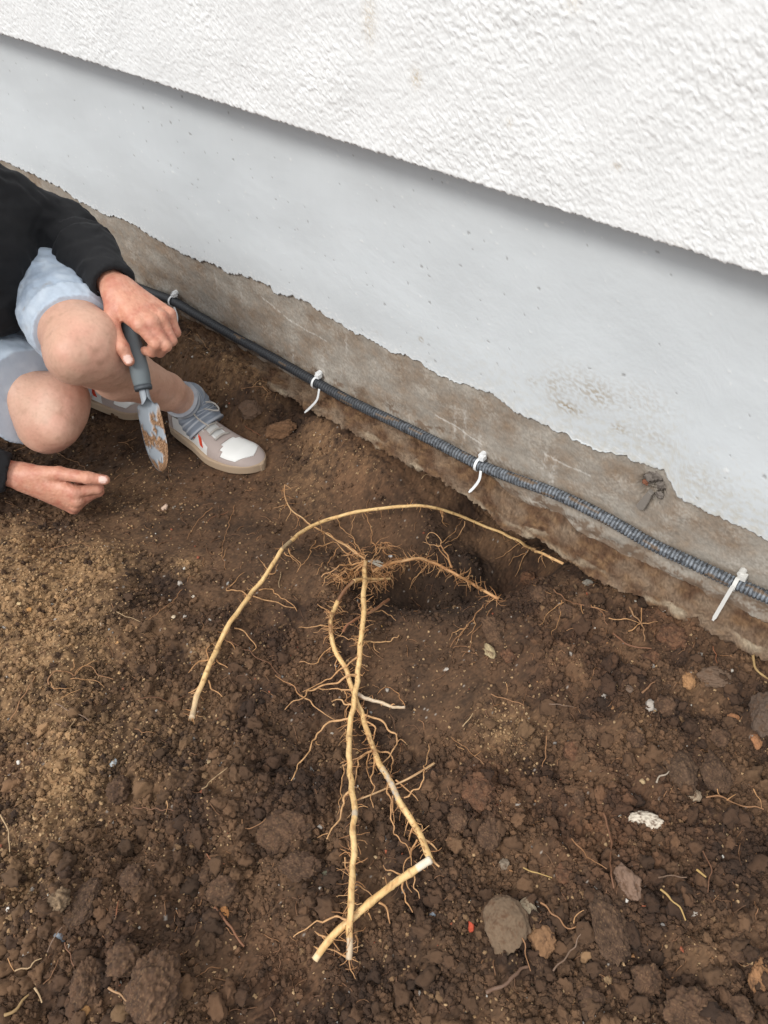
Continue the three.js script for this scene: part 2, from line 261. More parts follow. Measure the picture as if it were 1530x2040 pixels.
  const wedge = new THREE.ExtrudeGeometry(new THREE.Shape([new THREE.Vector2(-0.0075, -0.020), new THREE.Vector2(-0.001, -0.0235), new THREE.Vector2(0.0055, -0.019), new THREE.Vector2(0.0065, 0.004), new THREE.Vector2(0.0055, 0.019), new THREE.Vector2(-0.001, 0.021), new THREE.Vector2(-0.0035, 0.008)]), { depth: 0.008, bevelEnabled: true, bevelSize: 0.001, bevelThickness: 0.001, bevelSegments: 1 });
  const wm = obj('wedge', wedge, new THREE.MeshStandardMaterial({ color: new THREE.Color(0.21, 0.185, 0.16), roughness: 0.95 }), wall); wm.position.copy(onWall(1288, 992, 0.002)); wm.rotation.z = -0.12;
}

// ---------------------------------------------------------------- the soil: one sheet, fine where the photograph looks, shaped by surveyed heights
const heights = [[450, 900, 0], [380, 840, 0], [300, 790, 0.0], [200, 850, 0.0], [560, 870, 0.015], [620, 940, 0.0], [345, 662, 0.12], [250, 590, 0.13], [420, 717, 0.112], [500, 766, 0.10], [620, 836, 0.085], [700, 880, 0.075], [760, 915, 0.055], [860, 975, 0.04], [940, 1035, 0.015], [1010, 1092, -0.085], [1075, 1112, -0.085], [950, 1075, -0.04], [1150, 1148, 0.02], [1230, 1195, 0.06], [1330, 1245, 0.075], [1430, 1298, 0.072], [1530, 1348, 0.068], [700, 985, 0.02], [620, 1000, 0.01], [540, 1000, 0.005], [700, 1070, -0.035], [800, 1060, -0.03], [600, 1045, -0.02], [650, 1085, -0.04], [530, 985, -0.005], [520, 1085, 0.025], [440, 1020, 0.014], [590, 1135, 0.022], [640, 1175, 0.015], [880, 1085, -0.05], [900, 1165, -0.13], [850, 1185, -0.11], [985, 1150, -0.12], [945, 1140, -0.12], [800, 1175, -0.08], [760, 1160, -0.06], [900, 1222, -0.015], [980, 1200, -0.01], [820, 1225, -0.01], [1040, 1150, -0.05], [600, 1200, 0.005], [650, 1300, 0.012], [900, 1260, -0.01], [800, 1400, 0.0], [960, 1350, 0.02], [1060, 1210, 0.015], [1100, 1260, 0.04], [1200, 1330, 0.05], [1400, 1400, 0.06], [1500, 1450, 0.06], [1300, 1600, 0.05], [1500, 1700, 0.06], [1100, 1500, 0.03], [1000, 1700, 0.04], [1300, 1850, 0.06], [1500, 2000, 0.08], [1000, 2000, 0.05], [765, 1700, 0.02], [700, 1900, 0.025], [500, 1900, 0.035], [450, 1750, 0.035], [300, 1980, 0.07], [150, 1900, 0.075], [50, 2000, 0.07], [100, 1750, 0.065], [250, 1650, 0.045], [100, 1500, 0.07], [250, 1400, 0.055], [400, 1400, 0.03], [100, 1250, 0.085], [0, 1150, 0.095], [200, 1170, 0.075], [330, 1140, 0.05], [450, 1150, 0.025], [300, 1040, 0.03], [100, 1070, 0.055], [400, 1000, 0.008], [200, 960, 0.012], [0, 1010, 0.05], [100, 930, 0.0], [-150, 1000, 0.05], [-200, 1300, 0.1], [-150, 800, 0.02], [-300, 700, 0.03], [-200, 1700, 0.08], [-200, 2000, 0.08], [1700, 1500, 0.06], [1750, 1900, 0.08], [700, 2300, 0.05], [100, 560, 0.1]].map(([x, y, h]) => { const p = atY(x, y, h); return [p.x, p.z, h]; });
const pits = [[900, 1165, 0.075, 0.035], [990, 1150, 0.06, 0.035], [1060, 1115, 0.055, 0.03], [830, 1170, 0.055, 0.03], [1000, 1100, 0.055, 0.035], [930, 1055, 0.055, 0.03], [860, 1005, 0.05, 0.02]].map(([x, y, r, k]) => { const p = atY(x, y, -0.05); return [p.x, p.z, 1 / (r * r), k]; });
function baseHeight(x, z) {
  let s = 0, w = 0;
  for (const [hx, hz, h] of heights) { const d = (x - hx) * (x - hx) + (z - hz) * (z - hz); const k = Math.exp(-d * 190) + 2e-6 / (d * d + 0.002); s += k * h; w += k; }
  let pit = 0; for (const [hx, hz, q, k] of pits) { const d = ((x - hx) ** 2 + (z - hz) ** 2) * q; if (d < 8) pit += k * Math.exp(-d * d); }
  return s / w - pit;
}
const GX0 = -1.32, GX1 = 1.12, GZ0 = -1.95, GZ1 = -0.14, CO = 0.02;      // the surveyed shape on a 2 cm grid, read back smoothly
const cnx = Math.ceil((GX1 - GX0) / CO) + 4, cnz = Math.ceil((GZ1 - GZ0) / CO) + 4, coarse = new Float32Array(cnx * cnz);
for (let j = 0; j < cnz; j++) for (let i = 0; i < cnx; i++) coarse[j * cnx + i] = baseHeight(GX0 + (i - 1) * CO, GZ0 + (j - 1) * CO);
function baseY(x, z) {
  const u = clamp((x - GX0) / CO + 1, 1, cnx - 3.001), v = clamp((z - GZ0) / CO + 1, 1, cnz - 3.001), i = Math.floor(u), j = Math.floor(v), a = u - i, b = v - j;
  const cub = (p, q, r, s, t) => q + 0.5 * t * (r - p + t * (2 * p - 5 * q + 4 * r - s + t * (3 * (q - r) + s - p)));
  const row = (k) => cub(coarse[k * cnx + i - 1], coarse[k * cnx + i], coarse[k * cnx + i + 1], coarse[k * cnx + i + 2], a);
  return cub(row(j - 1), row(j), row(j + 1), row(j + 2), b);
}
const blob = (list) => { const l = list.map(([x, y, r, k]) => { const p = atY(x, y, 0.03); return [p.x, p.z, 1 / (r * r), k ?? 1]; }); return (x, z) => { let s = 0; for (const [bx, bz, q, k] of l) { const d = ((x - bx) ** 2 + (z - bz) ** 2) * q; if (d < 6) s += k * Math.exp(-d); } return s; }; };
const raked = blob([[420, 980, 0.17], [250, 950, 0.16], [600, 1030, 0.13], [330, 1060, 0.1], [520, 1130, 0.08], [700, 960, 0.1], [800, 1040, 0.12], [840, 1290, 0.12], [780, 1370, 0.09], [960, 1290, 0.09], [980, 1420, 0.1, 0.7], [480, 1900, 0.09, 0.9], [800, 1950, 0.1, 0.5]]);
const cloddy = blob([[1300, 1450, 0.25], [1150, 1600, 0.2], [1450, 1650, 0.2], [1000, 1700, 0.18], [1250, 1900, 0.22], [1000, 1950, 0.14], [1480, 1950, 0.2], [250, 1850, 0.15], [120, 1950, 0.14], [400, 1750, 0.12], [590, 1700, 0.13], [480, 1420, 0.1, 0.8], [280, 1330, 0.08, 0.7], [1120, 1230, 0.1, 0.7], [1330, 1280, 0.12, 0.8], [800, 1620, 0.1, 0.8], [560, 1500, 0.1, 0.7], [200, 1600, 0.1, 0.5]]);
const sandy = blob([[90, 1180, 0.09, 0.6], [230, 1130, 0.06, 0.5], [60, 1440, 0.08, 0.4], [180, 1300, 0.06, 0.4], [40, 1110, 0.06, 1], [190, 1150, 0.05, 1], [60, 1290, 0.09, 0.7], [160, 1230, 0.09, 0.55], [150, 1540, 0.05, 1], [130, 1600, 0.05, 0.9], [370, 1135, 0.025, 1], [110, 1400, 0.1, 0.4], [410, 1300, 0.03, 0.7], [30, 1240, 0.08, 0.7], [300, 1480, 0.09, 0.35], [470, 780, 0.05, 0.7], [430, 740, 0.05, 0.5], [540, 790, 0.05, 0.5], [640, 900, 0.06, 0.35], [1010, 1460, 0.05, 0.7], [730, 930, 0.05, 0.35], [40, 1750, 0.08, 0.5], [260, 980, 0.1, 0.25], [600, 960, 0.07, 0.25]]);
const rusty = blob([[1330, 1250, 0.05, 0.8], [1140, 1310, 0.12, 0.3], [980, 1560, 0.06, 0.7], [1250, 1640, 0.1, 0.4], [600, 1290, 0.1, 0.2], [1060, 1080, 0.05, 0.4], [1030, 1130, 0.05, 0.4], [740, 930, 0.12, 0.4], [450, 930, 0.15, 0.25], [500, 760, 0.1, 0.3], [560, 1950, 0.06, 0.4], [1170, 1680, 0.06, 0.4], [60, 1560, 0.04, 0.6], [250, 1850, 0.1, 0.15]]);
const dampShade = blob([[950, 1065, 0.08, 1.0], [860, 1010, 0.06, 0.7], [900, 1140, 0.12, 1.2], [1040, 1115, 0.09, 1.2], [760, 1130, 0.08, 0.9], [300, 860, 0.14, 0.9], [600, 1010, 0.08, 0.5], [560, 1480, 0.09, 0.7], [800, 1640, 0.09, 0.7], [350, 1900, 0.09, 0.7], [900, 1900, 0.1, 0.5], [480, 1330, 0.06, 0.6], [1300, 1720, 0.1, 0.5], [1150, 1950, 0.09, 0.5], [250, 1720, 0.08, 0.5]]);   // moist, freshly opened earth, with the shade of the hollows painted into its colour
const shapeY = (x, z) => baseY(x, z) + (0.010 * fbm2(x * 5, z * 5, 2) + 0.014 * n2(x * 4.2 + 8, z * 4.2) + 0.008 * n2(x * 10, z * 10 + 4)) * (1 - 0.75 * clamp(raked(x, z)));
function soilY(x, z) {
  const r = clamp(raked(x, z)), c = clamp(cloddy(x, z)), rough = 1 - 0.86 * r;
  const wx = x + 0.004 * n2(x * 70, z * 70), wz = z + 0.004 * n2(x * 70 + 31, z * 70);
  let y = shapeY(x, z) + 0.0055 * fbm2(x * 16, z * 16, 3) * (1 - 0.6 * r);
  y += c * 0.015 * (lump(wx, wz, 0.047, 0.75) - 0.25) + (0.3 + 0.7 * c) * rough * 0.008 * (lump(wx + 5, wz, 0.021, 0.85) - 0.3);
  y += rough * 0.0048 * (lump(wx, wz + 3, 0.0105, 0.9) - 0.3) + (0.35 + 0.65 * rough) * 0.0020 * n2(x * 210, z * 210) + 0.0011 * n2(x * 430, z * 430);
  return y;
}
function soilColor(x, z, speck = 1) {
  const a = fbm2(x * 7 + 3, z * 7, 4), b = fbm2(x * 42, z * 42, 3), f = n2(x * 260, z * 260), g = n2(x * 520 + 8, z * 520), r = clamp(raked(x, z));
  const c = soilDark.clone().lerp(soilMid, clamp(0.58 + 1.0 * a + 0.6 * b));
  const sd = sandy(x, z); c.lerp(soilSand, clamp(sd * (0.55 + 1.1 * b) + (sd > 0.05 ? 0.25 * f * sd : 0) + 0.05 + 0.22 * a * (1 - r)));
  const dampShadeMix = clamp(2.2 * (dampShade(x, z) * (0.75 + 0.5 * b) + 0.5 * a + 0.25 * f - 0.42)); if (dampShadeMix > 0) c.lerp(soilDark, dampShadeMix * 0.8).multiplyScalar(1 - 0.22 * dampShadeMix);  // darkens the soil for moisture and for painted shade in the pit
  c.lerp(soilRust, clamp(rusty(x, z) * (0.6 + 0.8 * b)));
  c.multiplyScalar(1 + speck * (0.2 * f + 0.24 * g));
  const k = hash2(Math.round(x * 480), Math.round(z * 480)); // single grains
  if (k > 0.987 - 0.05 * clamp(sd)) c.lerp(soilSand, 0.45); else if (k < 0.0018) c.setRGB(0.33, 0.29, 0.25); else if (k < 0.02) c.multiplyScalar(0.6);
  return c;
}
const soilMat = new THREE.MeshStandardMaterial({ color: 0xffffff, vertexColors: true, roughness: 0.97 });
{
  const X = stretched(GX0 + 0.08, GX1 - 0.1, 0.0026, -40, 40), Z = stretched(GZ0 + 0.2, GZ1 - 0.02, 0.0026, -40, 40);
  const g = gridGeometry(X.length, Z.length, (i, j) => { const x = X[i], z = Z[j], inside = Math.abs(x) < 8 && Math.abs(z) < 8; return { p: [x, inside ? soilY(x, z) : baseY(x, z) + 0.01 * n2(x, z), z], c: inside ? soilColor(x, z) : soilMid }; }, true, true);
  const m = obj('soil_ground', g, soilMat, scene); m.userData = { kind: 'structure' };
}
// the smooth upper envelope of the crumbs, and a point on it, lifted by h
const topY = (x, z) => shapeY(x, z) + 0.0105 * clamp(cloddy(x, z)) + 0.0055 * (1 - 0.86 * clamp(raked(x, z))) + 0.002;
function onSoil(px, py, h = 0) {
  const d = sight(px, py); let lo = 0.5, hi = 2.6;
  const over = (t) => { const x = EYE.x + d.x * t, z = EYE.z + d.z * t; return EYE.y + d.y * t - (topY(x, z) + h); };
  let t = lo; while (t < hi && over(t) > 0) t += 0.02; lo = t - 0.02; hi = t;
  for (let k = 0; k < 18; k++) { t = (lo + hi) / 2; over(t) > 0 ? lo = t : hi = t; }
  return EYE.clone().addScaledVector(d, t);
}

// ---------------------------------------------------------------- corrugated conduit and its cable ties
const conduitPts = [[-60, 385], [100, 478], [200, 532], [262, 567], [345, 600], [400, 632], [480, 678], [560, 722], [630, 762], [700, 800], [780, 838], [860, 877], [955, 926], [1020, 952], [1090, 977], [1160, 1008], [1230, 1045], [1300, 1085], [1380, 1122], [1465, 1162], [1530, 1190], [1640, 1238], [1800, 1310]];
const conduitLine = conduitPts.map(([x, y]) => { const p = onWall(x, y, 0.017); return fromWall(p.x, p.y, 0.017); });
const conduitCurve = new THREE.CatmullRomCurve3(conduitLine, false, 'centripetal');
{
  const c = thing('conduit', 'long black corrugated plastic conduit running along the foot of the wall', 'conduit');
  const black = new THREE.Color(0.020, 0.022, 0.026), dusty = new THREE.Color(0.29, 0.32, 0.355), mud = new THREE.Color(0.16, 0.105, 0.062);
  const len = conduitCurve.getLength(), pitch = 0.0066;
  const g = tube(conduitCurve.getSpacedPoints(160), (t, a) => { const q = (a / pitch) % 1; return 0.0110 - 0.0017 * smooth(0.3, 0.55, t) * smooth(0.5, 0.64, q) * (1 - smooth(0.86, 1, q)); }, {
    seg: 20, step: pitch / 9, color: (t, a, ang) => {
      const p = conduitCurve.getPointAt(clamp(t)), s = p.clone().sub(WO).dot(WE), q = (a / pitch) % 1;
      const dust = smooth(-1.15, -0.35, s), k = black.clone();
      k.lerp(dusty, clamp(dust * (0.42 + 0.4 * n2(a * 40, ang * 2) + 0.35 * n2(a * 300, ang * 4)) + 0.03));
      if (q > 0.6 && q < 0.95) k.lerp(black, 0.55).lerp(mud, clamp(dust * 0.2 + 0.3 * n2(a * 25, ang)) * 0.3);
      if (n2(a * 9 + 4, ang * 0.7) > 0.72 - 0.1 * dust && s > -1.3) k.lerp(mud, 0.85);
      return k;
    } });
  obj('corrugated_pipe', g, new THREE.MeshStandardMaterial({ color: 0xffffff, vertexColors: true, roughness: 0.55 }), c);
}
{ // four ties: a strap round the pipe, a head against the wall, a loose tail
  const nylon = new THREE.MeshStandardMaterial({ color: new THREE.Color(0.74, 0.75, 0.75), roughness: 0.45 }), dirtyNylon = new THREE.MeshStandardMaterial({ color: new THREE.Color(0.60, 0.585, 0.55), roughness: 0.6 });
  const ribbon = (pts, across, w, th) => {          // a flat strap with thickness
    const cv = new THREE.CatmullRomCurve3(pts, false, 'centripetal'), n = 24, P = cv.getSpacedPoints(n), pos = [], idx = [], T = V(0, 0, 0), N = V(0, 0, 0), B = V(0, 0, 0);
    for (let i = 0; i <= n; i++) { T.subVectors(P[Math.min(n, i + 1)], P[Math.max(0, i - 1)]).normalize(); B.copy(across).addScaledVector(T, -across.dot(T)).normalize(); N.crossVectors(T, B); const e = i > n - 2 ? 0.6 : 1; for (const [a, b] of [[-1, -1], [1, -1], [1, 1], [-1, 1]]) { const q = P[i].clone().addScaledVector(B, a * w / 2 * e).addScaledVector(N, b * th / 2); pos.push(q.x, q.y, q.z); } }
    for (let i = 0; i < n; i++) for (let k = 0; k < 4; k++) { const a = i * 4 + k, b = i * 4 + (k + 1) % 4; idx.push(a, b, a + 4, b, b + 4, a + 4); }
    idx.push(0, 2, 1, 0, 3, 2); const e = n * 4; idx.push(e, e + 1, e + 2, e, e + 2, e + 3);
    const g = new THREE.BufferGeometry(); g.setAttribute('position', new THREE.Float32BufferAttribute(pos, 3)); g.setIndex(idx); const q = g.toNonIndexed(); q.computeVertexNormals(); return q;
  };
  const spots = [
    [[345, 599], [[347, 612], [353, 630], [352, 648], [346, 660]], 'white cable tie on the smooth stretch of conduit, nearest the digging hand', nylon, 0.0052],
    [[630, 762], [[636, 775], [632, 795], [620, 810], [607, 822]], 'white cable tie with a bowed tail, above the sneaker and flat rock', nylon, 0.0052],
    [[953, 924], [[958, 938], [955, 955], [945, 970], [934, 981]], 'white cable tie with a bowed tail, above the tip of the long arched root', nylon, 0.0056],
    [[1466, 1160], [[1460, 1168], [1447, 1190], [1433, 1214], [1420, 1236]], 'dusty white cable tie with a straight wide tail at the right edge', dirtyNylon, 0.0066]];
  const ringAt = (p, T, off = 0) => { const pts = []; for (let k = 0; k <= 14; k++) { const a = k / 14 * 2 * Math.PI, u = V(0, 1, 0).addScaledVector(T, -T.y).normalize(), w = new THREE.Vector3().crossVectors(T, u); pts.push(p.clone().addScaledVector(u, Math.cos(a) * 0.0134).addScaledVector(w, Math.sin(a) * 0.0134)); } return pts; };
  for (const [[x, y], tail, label, mat, w] of spots) {
    const g = thing('cable_tie', label, 'cable tie', 'cable ties along the conduit');
    const target = (() => { const p = onWall(x, y, 0.017); return fromWall(p.x, p.y, 0.017); })();
    let best = 0, bd = 9; for (let k = 0; k <= 800; k++) { const d = conduitCurve.getPointAt(k / 800).distanceTo(target); if (d < bd) { bd = d; best = k / 800; } }
    const p = conduitCurve.getPointAt(best), T = conduitCurve.getTangentAt(best);
    g.position.copy(p); const rel = (q) => q.clone().sub(p);
    obj('strap', ribbon(ringAt(p, T).map(rel), T, w, 0.0013), mat, g);
    const head = new THREE.BoxGeometry(0.011, 0.008, 0.012); const hm = obj('head', head, mat, g); hm.position.copy(rel(p.clone().addScaledVector(WN, -0.004).add(V(0, 0.0165, 0)).addScaledVector(WE, 0.005))); hm.rotation.y = WALL_TURN; hm.rotation.z = 0.15;
    const base = obj('anchor', new THREE.CylinderGeometry(0.006, 0.006, 0.012, 14).rotateX(Math.PI / 2), mat, g); base.position.copy(rel(p.clone().addScaledVector(WN, -0.011).add(V(0, 0.0175, 0)))); base.rotation.y = WALL_TURN;
    const tp = tail.map(([tx, ty], i) => { const q = onWall(tx, ty, 0.031 + 0.006 * i); return rel(fromWall(q.x, q.y, 0.031 + 0.006 * i)); });
    obj('tail', ribbon(tp, WE, w * 0.95, 0.0013), mat, g);
  }
}

// ---------------------------------------------------------------- hand trowel held in the left hand
const TROWEL = (() => { const grip = at(261, 662, 1.366), tip = at(322, 939, 1.385); return { grip, tip, axis: tip.clone().sub(grip).normalize(), length: tip.distanceTo(grip) }; })();
{
  const t = thing('hand_trowel', 'garden trowel with grey rubber handle and soil-caked metal blade', 'trowel');
  const { grip, axis, length } = TROWEL; t.position.copy(grip);
  const look = EYE.clone().sub(grip).normalize(), side = new THREE.Vector3().crossVectors(axis, look).normalize(), face = new THREE.Vector3().crossVectors(side, axis).normalize();
  // turned so that the hollow side of the blade looks up and a little to the right
  const rot = 0.28, sd = side.clone().multiplyScalar(Math.cos(rot)).addScaledVector(face, Math.sin(rot)), fc = new THREE.Vector3().crossVectors(sd, axis).normalize();
  t.quaternion.setFromRotationMatrix(new THREE.Matrix4().makeBasis(sd.clone().negate(), axis.clone().negate(), fc));
  const lathe = (pts, seg = 24) => new THREE.LatheGeometry(pts.map(([r, y]) => new THREE.Vector2(r, y)), seg);
  const rubber = new THREE.MeshStandardMaterial({ color: new THREE.Color(0.135, 0.158, 0.168), roughness: 0.75 }), collarMat = new THREE.MeshStandardMaterial({ color: new THREE.Color(0.06, 0.07, 0.08), roughness: 0.6 });
  obj('handle', lathe([[0.0, 0.036], [0.010, 0.035], [0.0140, 0.030], [0.0145, 0.02], [0.0135, 0.0], [0.0145, -0.03], [0.0165, -0.055], [0.0168, -0.075], [0.0155, -0.092], [0.0130, -0.098], [0.0, -0.098]]), rubber, t);
  obj('collar', lathe([[0.0, -0.094], [0.0155, -0.095], [0.0160, -0.100], [0.0150, -0.104], [0.0, -0.104]]), collarMat, t);
  // blade and shank in one sheet of metal: a tube that opens into a trough
  const N = 110, Mv = 40, y0 = -0.100, bladeEnd = -length, steel = new THREE.Color(0.265, 0.29, 0.318), dirt = lin(160, 124, 90), dirt2 = lin(122, 88, 60);
  const wide = (k) => { const s = smooth(0.14, 0.32, k), taper = k > 0.55 ? Math.sqrt(clamp(1 - ((k - 0.55) / 0.45) ** 2.2)) : 1; return lerp(0.0085, 0.0200, s) * Math.max(0.03, lerp(1, taper, 1)); };
  const sheet = (off) => gridGeometry(N, Mv, (i, j) => {
    const k = i / (N - 1), q = (j / (Mv - 1) - 0.5) * 2, s = smooth(0.10, 0.30, k), w = wide(k), y = lerp(y0, bladeEnd, k) + (k > 0.2 && k < 0.36 ? 0.010 * Math.abs(q) * Math.sin((k - 0.2) / 0.16 * Math.PI) : 0);
    const bend = lerp(Math.PI * 0.98, 0.85, s), a = q * bend, x = Math.sin(a) * w / Math.sin(Math.min(bend, 1.5708)) * (s > 0.02 ? 1 : 1), z = (Math.cos(bend * 0.5) - Math.cos(a)) * w * lerp(1, 0.55, s) + off * 0.0009 + 0.006 * smooth(0.2, 1, k) * 0;
    const c = steel.clone(); const m = smooth(0.26, 0.36, k) * clamp(3 * (n2(k * 2.4 + 2, q * 0.9) + 0.35 * n2(k * 9, q * 3) - 0.1 + 1.1 * smooth(0.72, 1, k) + 0.75 * smooth(0.35, 0.95, Math.abs(q + 0.1)))); if (off > 0 && m > 0) c.lerp(mixc(dirt, dirt2, 0.5 + 0.7 * n2(k * 60, q * 20)), clamp(m));
    return { p: [x, y, z + (off > 0 ? 0.0022 * clamp(m) * (1 + 0.7 * n2(k * 60, q * 16) + 0.5 * n2(k * 130, q * 40)) : 0)], c };
  }, true, off < 0);
  obj('blade', mergeGeometries([sheet(1), sheet(-1)]), new THREE.MeshStandardMaterial({ color: 0xffffff, vertexColors: true, roughness: 0.6, metalness: 0.1 }), t);
}

// ---------------------------------------------------------------- the crouching person
const J = {                                           // joints, in metres
  kneeL: at(165, 692, 1.334), ankleL: at(380, 806, 1.734), hipL: at(62, 498, 1.585),
  kneeR: at(108, 824, 1.50), ankleR: V(-0.756, 0.085, -1.546), hipR: V(-0.925, 0.315, -1.375),
  pelvis: V(-0.82, 0.41, -1.47), belly: V(-0.765, 0.505, -1.325), chest: V(-0.86, 0.62, -1.20), neck: V(-0.905, 0.735, -1.115), head: V(-0.895, 0.845, -1.02),
  shL: V(-0.770, 0.672, -1.305), elL: at(138, 462, 1.50), wrL: at(228, 572, 1.365),
  shR: V(-0.97, 0.54, -1.08), elR: V(-0.96, 0.245, -1.075), wrR: at(34, 944, 1.50),
};
const mid = (a, b, t) => a.clone().lerp(b, t);
function boneField(bones, k = 0.02) {                 // smooth union of tapered capsules [a, b, ra, rb]
  const B = bones.map(([a, b, ra, rb]) => { const d = b.clone().sub(a); return [a.x, a.y, a.z, d.x, d.y, d.z, 1 / (d.lengthSq() || 1e-9), ra, rb - ra, Math.max(ra, rb) + d.length() / 2, (a.x + b.x) / 2, (a.y + b.y) / 2, (a.z + b.z) / 2]; });
  return (x, y, z) => {
    let s = 1;
    for (const q of B) {
      const cx = x - q[10], cy = y - q[11], cz = z - q[12]; if (Math.sqrt(cx * cx + cy * cy + cz * cz) - q[9] > s + k) continue;
      const px = x - q[0], py = y - q[1], pz = z - q[2], t = Math.min(1, Math.max(0, (px * q[3] + py * q[4] + pz * q[5]) * q[6]));
      const dx = px - q[3] * t, dy = py - q[4] * t, dz = pz - q[5] * t, d = Math.sqrt(dx * dx + dy * dy + dz * dz) - q[7] - q[8] * t;
      const h = Math.max(0, k - Math.abs(s - d)) / k; s = Math.min(s, d) - h * h * k * 0.25;
    }
    return s;
  };
}
const person = thing('person', 'person in black top and pale denim shorts crouching beside the wall', 'person');
const personBase = V(-0.62, 0, -1.35); person.position.copy(personBase);
const toPerson = (g) => g.translate(-personBase.x, -personBase.y, -personBase.z);
{
  // legs: the left shin stands on its foot, the right is folded under
  const shinDirL = J.ankleL.clone().sub(J.kneeL).normalize(), calfOff = V(-0.55, -0.35, -0.35).normalize();
  const calfL = mid(J.kneeL, J.ankleL, 0.33).addScaledVector(calfOff, 0.022), calfR = mid(J.kneeR, J.ankleR, 0.38).add(V(-0.02, 0.02, 0));
  const knee = (hip, k, ank, size) => {                 // condyles, kneecap and shin head round a bent knee
    const th = k.clone().sub(hip).normalize(), sh = ank.clone().sub(k).normalize(), ax = new THREE.Vector3().crossVectors(th, sh).normalize(), fr = th.clone().sub(sh).normalize();
    const q = (f, a, d) => k.clone().addScaledVector(fr, f * size).addScaledVector(ax, a * size).addScaledVector(sh, d * size);
    return [[q(-0.004, -0.022, 0), q(-0.004, 0.022, 0), 0.046 * size, 0.046 * size], [q(0.026, -0.008, -0.004), q(0.024, 0.008, 0.012), 0.031 * size, 0.030 * size], [q(-0.006, -0.018, 0.05), q(-0.006, 0.018, 0.05), 0.042 * size, 0.042 * size], [q(0.018, 0, 0.055), q(0.010, 0, 0.085), 0.027 * size, 0.024 * size]];
  };
  const boneL = [
    [J.hipL, mid(J.hipL, J.kneeL, 0.72), 0.080, 0.068], [mid(J.hipL, J.kneeL, 0.72), J.kneeL, 0.068, 0.056], ...knee(J.hipL, J.kneeL, J.ankleL, 1.05),
    [mid(J.kneeL, J.ankleL, 0.08).add(V(0.016, 0.0, 0.016)), mid(J.kneeL, J.ankleL, 0.62).add(V(0.012, 0.006, 0.008)), 0.034, 0.026], [mid(J.kneeL, J.ankleL, 0.08), calfL, 0.046, 0.053], [calfL, mid(J.kneeL, J.ankleL, 0.72), 0.053, 0.036],
    [mid(J.kneeL, J.ankleL, 0.72), J.ankleL, 0.036, 0.031], [J.ankleL, J.ankleL.clone().add(V(0.05, -0.05, 0.04)), 0.031, 0.022]];
  const boneR = [
    [J.hipR, mid(J.hipR, J.kneeR, 0.7), 0.074, 0.059], [mid(J.hipR, J.kneeR, 0.7), J.kneeR, 0.059, 0.054], ...knee(J.hipR, J.kneeR, J.ankleR, 1.25),
    [mid(J.kneeR, J.ankleR, 0.12), calfR, 0.050, 0.058], [calfR, mid(J.kneeR, J.ankleR, 0.8), 0.056, 0.038], [mid(J.kneeR, J.ankleR, 0.8), J.ankleR, 0.038, 0.033], [J.ankleR, J.ankleR.clone().add(V(0.05, -0.05, 0.02)), 0.031, 0.022]];
  const trunk = [
    [J.hipL, J.pelvis, 0.095, 0.11], [J.hipR, J.pelvis, 0.095, 0.11], [J.pelvis, J.belly, 0.115, 0.11], [J.belly, J.chest, 0.115, 0.12],
    [mid(J.chest, J.shL, 0.6), mid(J.chest, J.shR, 0.6), 0.085, 0.085], [J.chest, J.neck, 0.09, 0.052], [J.neck, mid(J.neck, J.head, 0.5), 0.052, 0.05],
    [J.shL, J.elL, 0.052, 0.040], [J.elL, mid(J.elL, J.wrL, 0.4), 0.039, 0.040], [mid(J.elL, J.wrL, 0.4), mid(J.elL, J.wrL, 0.9), 0.040, 0.026],
    [J.shR, J.elR, 0.052, 0.040], [J.elR, mid(J.elR, J.wrR, 0.4), 0.039, 0.040], [mid(J.elR, J.wrR, 0.4), mid(J.elR, J.wrR, 0.88), 0.040, 0.026],
    [mid(J.chest, J.shL, 0.7), J.shL, 0.07, 0.055], [mid(J.chest, J.shR, 0.7), J.shR, 0.07, 0.055],
  ];
  const trunkField = boneField(trunk, 0.035), legL = boneField(boneL, 0.022), legR = boneField(boneR, 0.019);   // each leg joins the trunk only
  const legSkin = (x, y, z) => Math.min(legL(x, y, z), legR(x, y, z)) + 0.0004 * n3(x * 40, y * 40, z * 40) + 0.0002 * n3(x * 110, y * 110, z * 110);
  const skinA = lin(206, 166, 144), skinB = lin(186, 132, 112), skinC = lin(214, 150, 132), hair = lin(150, 112, 92);
  const handA = lin(202, 146, 121), handB = lin(182, 114, 94), handC = lin(216, 168, 148), nail = lin(234, 198, 184);
  const skinTone = (x, y, z) => {
    const c = skinA.clone(); c.lerp(skinB, clamp(0.22 + 0.35 * n3(x * 9, y * 9, z * 9) + 0.1 * n3(x * 45, y * 45, z * 45)));
    const kl = Math.hypot(x - J.kneeL.x - 0.02, y - J.kneeL.y - 0.02, z - J.kneeL.z - 0.04), kr = Math.hypot(x - J.kneeR.x - 0.02, y - J.kneeR.y - 0.03, z - J.kneeR.z - 0.04);
    c.lerp(skinC, 0.4 * clamp(n3(x * 25, y * 25, z * 25) + 0.5) * (Math.exp(-((kl / 0.05) ** 2)) + Math.exp(-((kr / 0.05) ** 2))));
    c.lerp(hair, 0.35 * clamp(n3(x * 140, y * 60, z * 140) - 0.3)); const dirt = fbm3(x * 26 + 3, y * 26, z * 26, 3); c.lerp(lin(150, 116, 92), clamp(dirt * 1.6 - 0.42) * 0.5); // fine hairs
    c.multiplyScalar(1 + 0.05 * n3(x * 170, y * 170, z * 170)); return c;
  };
  const parts = [surfaceNets(legSkin, V(-1.02, 0.0, -1.66), V(-0.36, 0.53, -1.02), 0.0037, skinTone), surfaceNets(trunkField, V(-1.16, 0.1, -1.68), V(-0.36, 0.82, -0.93), 0.0075, skinTone)];

